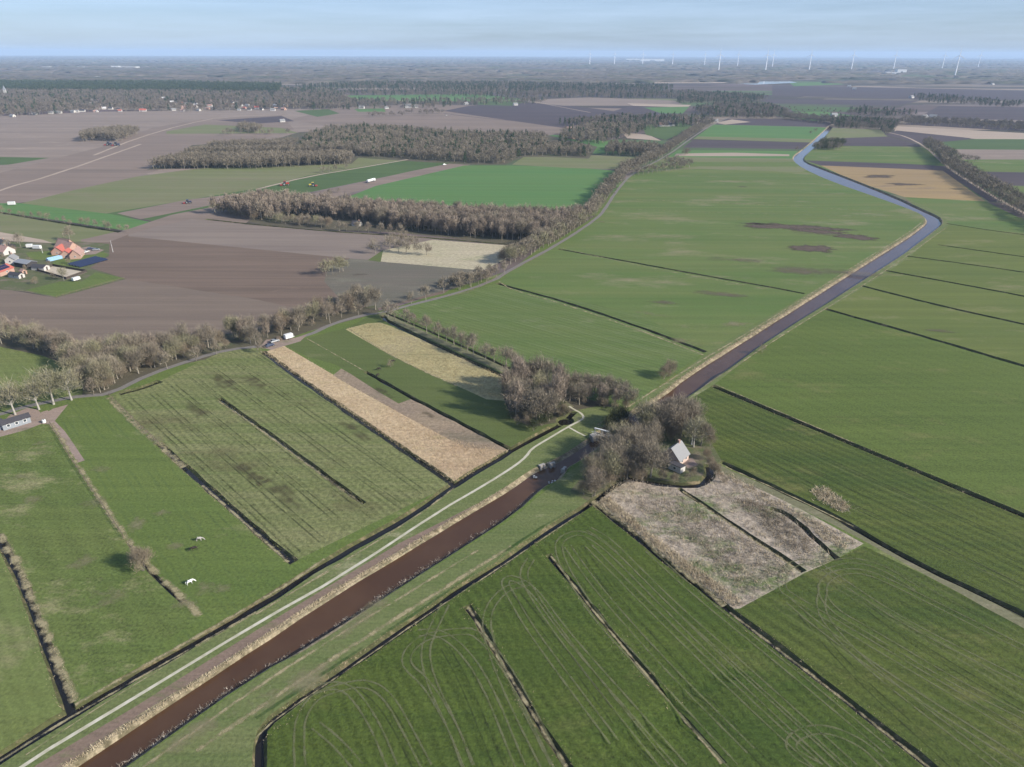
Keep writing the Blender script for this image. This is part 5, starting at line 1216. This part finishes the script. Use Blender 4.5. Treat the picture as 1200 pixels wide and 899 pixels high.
# ------------------------------------------------------------------ horses
def horse(px, rz, mat, label, graze=True):
    e = empty('horse', (*P(*px), 0), rz, label, 'horse', 'grazing horses'); e.scale = (.88, .88, .88)
    hz = .45 if graze else 1.75; nk = [(.75, 0, 1.25), (1.15, 0, .95 if graze else 1.55), (1.45, 0, hz+.12 if graze else 1.8), (1.62, 0, .18 if graze else 1.6)]
    vs = [(-.7, 0, 1.2), (-.2, 0, 1.12), (.35, 0, 1.12)]+nk; ed = [(i, i+1) for i in range(len(vs)-1)]; rad = [.30, .33, .31, .25, .16, .14, .09]
    for x, y, k in ((-.78, .17, 0), (-.78, -.17, 0), (.45, .16, 2), (.45, -.16, 2)):
        b0 = len(vs); kx = .1 if k == 0 else -.03; vs += [(x+kx, y, .82), (x-(.08 if k == 0 else 0), y, .48), (x, y, .22), (x+.04, y, .04)]; rad += [.13, .075, .05, .065]
        ed += [(k, b0), (b0, b0+1), (b0+1, b0+2), (b0+2, b0+3)]
    me = bpy.data.meshes.new('body'); me.from_pydata(vs, ed, []); me.materials.append(M[mat]); o = link(bpy.data.objects.new('body', me), e)
    m = o.modifiers.new('skin', 'SKIN'); 
    for i, r in enumerate(rad): me.skin_vertices[0].data[i].radius = (r*.85, r)
    me.skin_vertices[0].data[1].use_root = True; s = o.modifiers.new('sub', 'SUBSURF'); s.levels = 1; s.render_levels = 2
    dk = M['black'] if mat != 'hide_white' else M['white']
    MB().tube([(-1.0, 0, 1.3), (-1.14, 0, 1.05), (-1.12, 0, .55)], [.05, .08, .03], 6).build('tail', dk, e)
    MB().tube([(.72, 0, 1.5), (1.05, 0, 1.2 if graze else 1.75), (1.32, 0, .78 if graze else 2.0)], [.05, .07, .04], 6).build('mane', dk, e)
M['hide_white'] = plain('white_hide', (.75,.73,.70), .8, .05); M['hide_grey'] = plain('dappled_hide', (.45,.42,.38), .8, .3, 3.); M['hide_dark'] = plain('dark_hide', (.035,.025,.02), .7, .2)
horse((223,684.5), .7, 'hide_white', 'white horse grazing alone low in the middle paddock'); horse((234,634), .2, 'hide_grey', 'pale patched horse grazing above the dark horse in the paddock'); horse((228,645), 3.6, 'hide_dark', 'dark horse grazing between the patched and white horses')
horse((461,425), 3.2, 'hide_dark', 'dark horse farthest up the green strip near the yellow grass'); horse((444.5,434), 3.3, 'hide_dark', 'large dark horse in the middle of the green strip'); horse((442.5,441.5), 1.2, 'hide_dark', 'small dark horse close to the ditch on the green strip')
# ------------------------------------------------------------------ distant houses
rv = random.Random(21); hid = [0]
def far_house(px, s, wall, roof, label, grp, cat='house', rz=None):
    house('house' if cat == 'house' else cat.replace(' ', '_'), label, cat, P(*px), rv.uniform(-.6, .6) if rz is None else rz, 11*s, 8*s, 3.*s, 3.2*s, wall, roof, 2, True, True, grp)
for (vx, vy), sc_ in VH:
    house('house', 'small pale distant house of the wooded village at upper left', 'house', (vx, vy), rv.uniform(-.6, .6), 11*sc_, 8*sc_, 3.2*sc_, 3.2*sc_, rv.choice(['wall_w', 'wall_w', 'wall_w', 'wall_brick']), rv.choice(['roof_pink', 'roof_pale', 'roof_red', 'roof_dk', 'roof_white']), 2, True, True, 'houses of the wooded village')
for i, (x, y) in enumerate([(60,133.5),(66,132.5),(70,133),(86,132),(90,131.8),(41,134.5),(15,137),(4,114.5),(13,114.5),(348,114.2),(325,114.2),(402,114)]):
    far_house((x, y), .85, 'wall_grey2', 'roof_pale', 'pale distant house at the rim of the wooded village at left', 'white houses at the rim of the village')
for x, y, s, lab in ((424,127.5,1.3,'white house left of the farm beyond the large brown field'),(453,127.5,1.,'small house between two farms beyond the brown field'),(478,126.5,1.8,'large white farm beyond the brown field'),(487,126.3,1.3,'white barn beside the large white farm beyond the brown field'),(604,123.5,1.2,'pale house at the corner of the dark far field'),(546,122.5,1.1,'white house beside trees above the dark far field'),(320,130,1.1,'white house at the right rim of the wooded village'),(331,143,1.,'small house beside the distant farm track')):
    far_house((x, y), s*.85, 'wall_w', 'roof_pale', lab, None)
for i, (x, y) in enumerate([(712,138.5),(732,137),(728,140),(770,140),(776,141),(783,141),(790,140),(797,141),(803,141.5),(811,142),(818,142.5),(668,153),(672,162.5),(683,163),(677,162),(740,148),(775,148),(783,148)]):
    far_house((x, y), rv.uniform(.8, 1.2), rv.choice(['wall_w', 'wall_brick']), rv.choice(['roof_pale', 'roof_dk', 'roof_pink']), 'small house of the distant hamlet left of the avenue end', 'houses of the distant hamlet')
far_house((786,147.5), 1.3, 'wall_w', 'roof_dk', 'pale rectangular house on the green beside the distant hamlet', None); far_house((838,143), .9, 'wall_w', 'roof_pale', 'white house at the right side of the avenue end', None)
far_house((418.5,264.5), .6, 'wall_grey2', 'roof_dk', 'pale cabin in the clearing in front of the long wood', None)
for x, y in ((884,135),(893,134.5),(995,102),(1001,105),(1068,115),(1093,138.5),(1163,99.5),(1083,139)):
    far_house((x, y), 1.2, 'wall_w', 'roof_pale', 'white distant farm building among trees at upper right', 'distant farms at upper right')
far_house((977,136.8), 1.2, 'wall_w', 'roof_pale', 'white roofed house where the canal disappears', None)
def hall(px, L_, W_, h_, label, cat='hall', roofm='white'):
    e = empty('industrial_hall', (*P(*px), 0), rv.uniform(-.1, .1), label, cat); MB().box(-L_/2, L_/2, -W_/2, W_/2, 0, h_).build('wall', M['white'], e); MB().prism([(-L_/2-.5,-W_/2-.5),(L_/2+.5,-W_/2-.5),(L_/2+.5,W_/2+.5),(-L_/2-.5,W_/2+.5)], h_+.01, h_+1.).build('roof', M[roofm], e)
    MB().box(-L_*.1, L_*.1, -W_/2-.3, -W_/2+.1, .0, h_*.6).build('door', M['roof_grey'], e)
hall((150,80.5), 160, 60, 13, 'long white hall on the upper left skyline'); hall((136,79.3), 60, 40, 12, 'short white hall left of the long skyline hall'); hall((119,92.5), 55, 30, 9, 'white barn beside the far green field'); hall((55,79.8), 60, 30, 9, 'white hall at the far left skyline'); hall((95,80), 50, 30, 9, 'pale hall between the far left and long halls')
hall((1055,86.5), 60, 40, 26, 'tall white factory block under the turbines'); hall((1045,87), 90, 40, 12, 'low white factory wing left of the tall block'); hall((1078,87), 160, 50, 8, 'long low pale factory sheds right of the tall block'); hall((808,88), 40, 25, 9, 'lone white barn on the far plain left of centre turbines')
hall((742,71.2), 240, 100, 30, 'white skyline hall between the turbines at left'); hall((764,71.6), 400, 100, 30, 'larger white skyline hall between the turbines'); hall((1037,86), 50, 30, 10, 'small dark roofed factory shed beside the tall block', roofm='dkblue')
def far_mast(px, h_, label):
    e = empty('water_tower', (*P(*px), 0), 0, label, 'tower'); MB().tube([(0, 0, 0), (0, 0, h_*.8)], [3, 2.2], 12).build('shaft', M['conc'], e); MB().tube([(0, 0, h_*.8), (0, 0, h_*.88), (0, 0, h_*.97), (0, 0, h_)], [2.5, 6, 6, 3], 16).build('tank', M['conc'], e)
far_mast((958,77.5), 42, 'pale round topped tower on the skyline'); 
e = empty('church_tower', (*P(7.5, 114), 0), .2, 'slim pale church tower above the trees at far left', 'church tower'); MB().box(-3, 3, -3, 3, 0, 20).build('wall', M['conc'], e); m = MB(); v = [(-3.2,-3.2,20),(3.2,-3.2,20),(3.2,3.2,20),(-3.2,3.2,20)]
for i in range(4): m.poly([v[i], v[(i+1) % 4], (0, 0, 32)])
m.poly(v); m.build('spire', M['roof_grey'], e)
# ------------------------------------------------------------------ wind turbines
tb = None; TL = [(691,76.2),(720,76),(753,76),(788,76.2),(825.5,76),(842,84),(864,78.5),(897,83.6),(905,78.5),(948,83),(997.5,82.5),(1047,81),(1104,80),(1118.6,90.5),(1146,79)]
M['turb'] = plain('turbine_white', (.85,.85,.85), .5, .02)
def turbine():
    e = empty('wind_turbine', (0, 0, 0), 0, '', 'wind turbine', 'wind turbines on the horizon')
    MB().tube([(0, 0, 0), (0, 0, 60), (0, 0, 112)], [3.6, 2.9, 1.9], 14).build('tower', M['turb'], e)
    MB().box(-2.2, 2.2, -4.5, 7, 111.5, 116).build('nacelle', M['turb'], e, .8); MB().tube([(0, -7.5, 113.8), (0, -6, 113.8), (0, -4.4, 113.8)], [.4, 1.8, 2.1], 12).build('hub', M['turb'], e)
    for k in range(3):
        a = 2*math.pi*k/3; m = MB(); sec = []
        for r, c, t in ((1, 1.6, 1.4), (8, 4.2, .9), (25, 2.8, .5), (44, 1.0, .2)):
            q = []
            for u, v in ((-c*.35, 0), (0, -t/2), (c*.65, 0), (0, t/2)): q.append(m.bm.verts.new((math.cos(a)*u+math.sin(a)*r, -6+v, 113.8-math.sin(a)*u+math.cos(a)*r)))
            sec.append(q)
        for A_, B_ in zip(sec, sec[1:]):
            for i in range(4): m.bm.faces.new((A_[i], A_[(i+1) % 4], B_[(i+1) % 4], B_[i]))
        m.bm.faces.new(sec[0]); m.bm.faces.new(sec[-1][::-1]); m.build('blade', M['turb'], e)
    return e
t0 = turbine(); kids = list(t0.children)
ORD = ['first','second','third','fourth','fifth','sixth','seventh','eighth','ninth','tenth','eleventh','twelfth','thirteenth','fourteenth','fifteenth']
for i, (x, y) in enumerate(TL):
    if i == 0: e = t0; cs = kids
    else:
        e = t0.copy(); COL.objects.link(e); cs = []
        for c in kids: d = c.copy(); COL.objects.link(d); d.parent = e; cs.append(d)
    big = 'tall nearby ' if y > 82 else 'small far '
    e.location = (*P(x, y), 0); e.rotation_euler = (0, 0, -.35+.05*(i % 3)); e['label'] = '%swhite wind turbine, %s from the left on the skyline' % (big, ORD[i])
# ------------------------------------------------------------------ the air
m = bpy.data.materials.new('haze_air'); m.use_nodes = True; n = m.node_tree.nodes; n.clear()
vo = n.new('ShaderNodeVolumePrincipled'); vo.inputs['Color'].default_value = (.53,.71,.96,1); vo.inputs['Density'].default_value = 6.5e-5; vo.inputs['Anisotropy'].default_value = 0
om = n.new('ShaderNodeOutputMaterial'); m.node_tree.links.new(vo.outputs[0], om.inputs['Volume'])
hb = MB().box(-29500, 29500, -29500, 29500, -2.4, 182).build('haze', m, None, 0, kind='stuff', category='haze', label='thin blue haze over the distant plain')
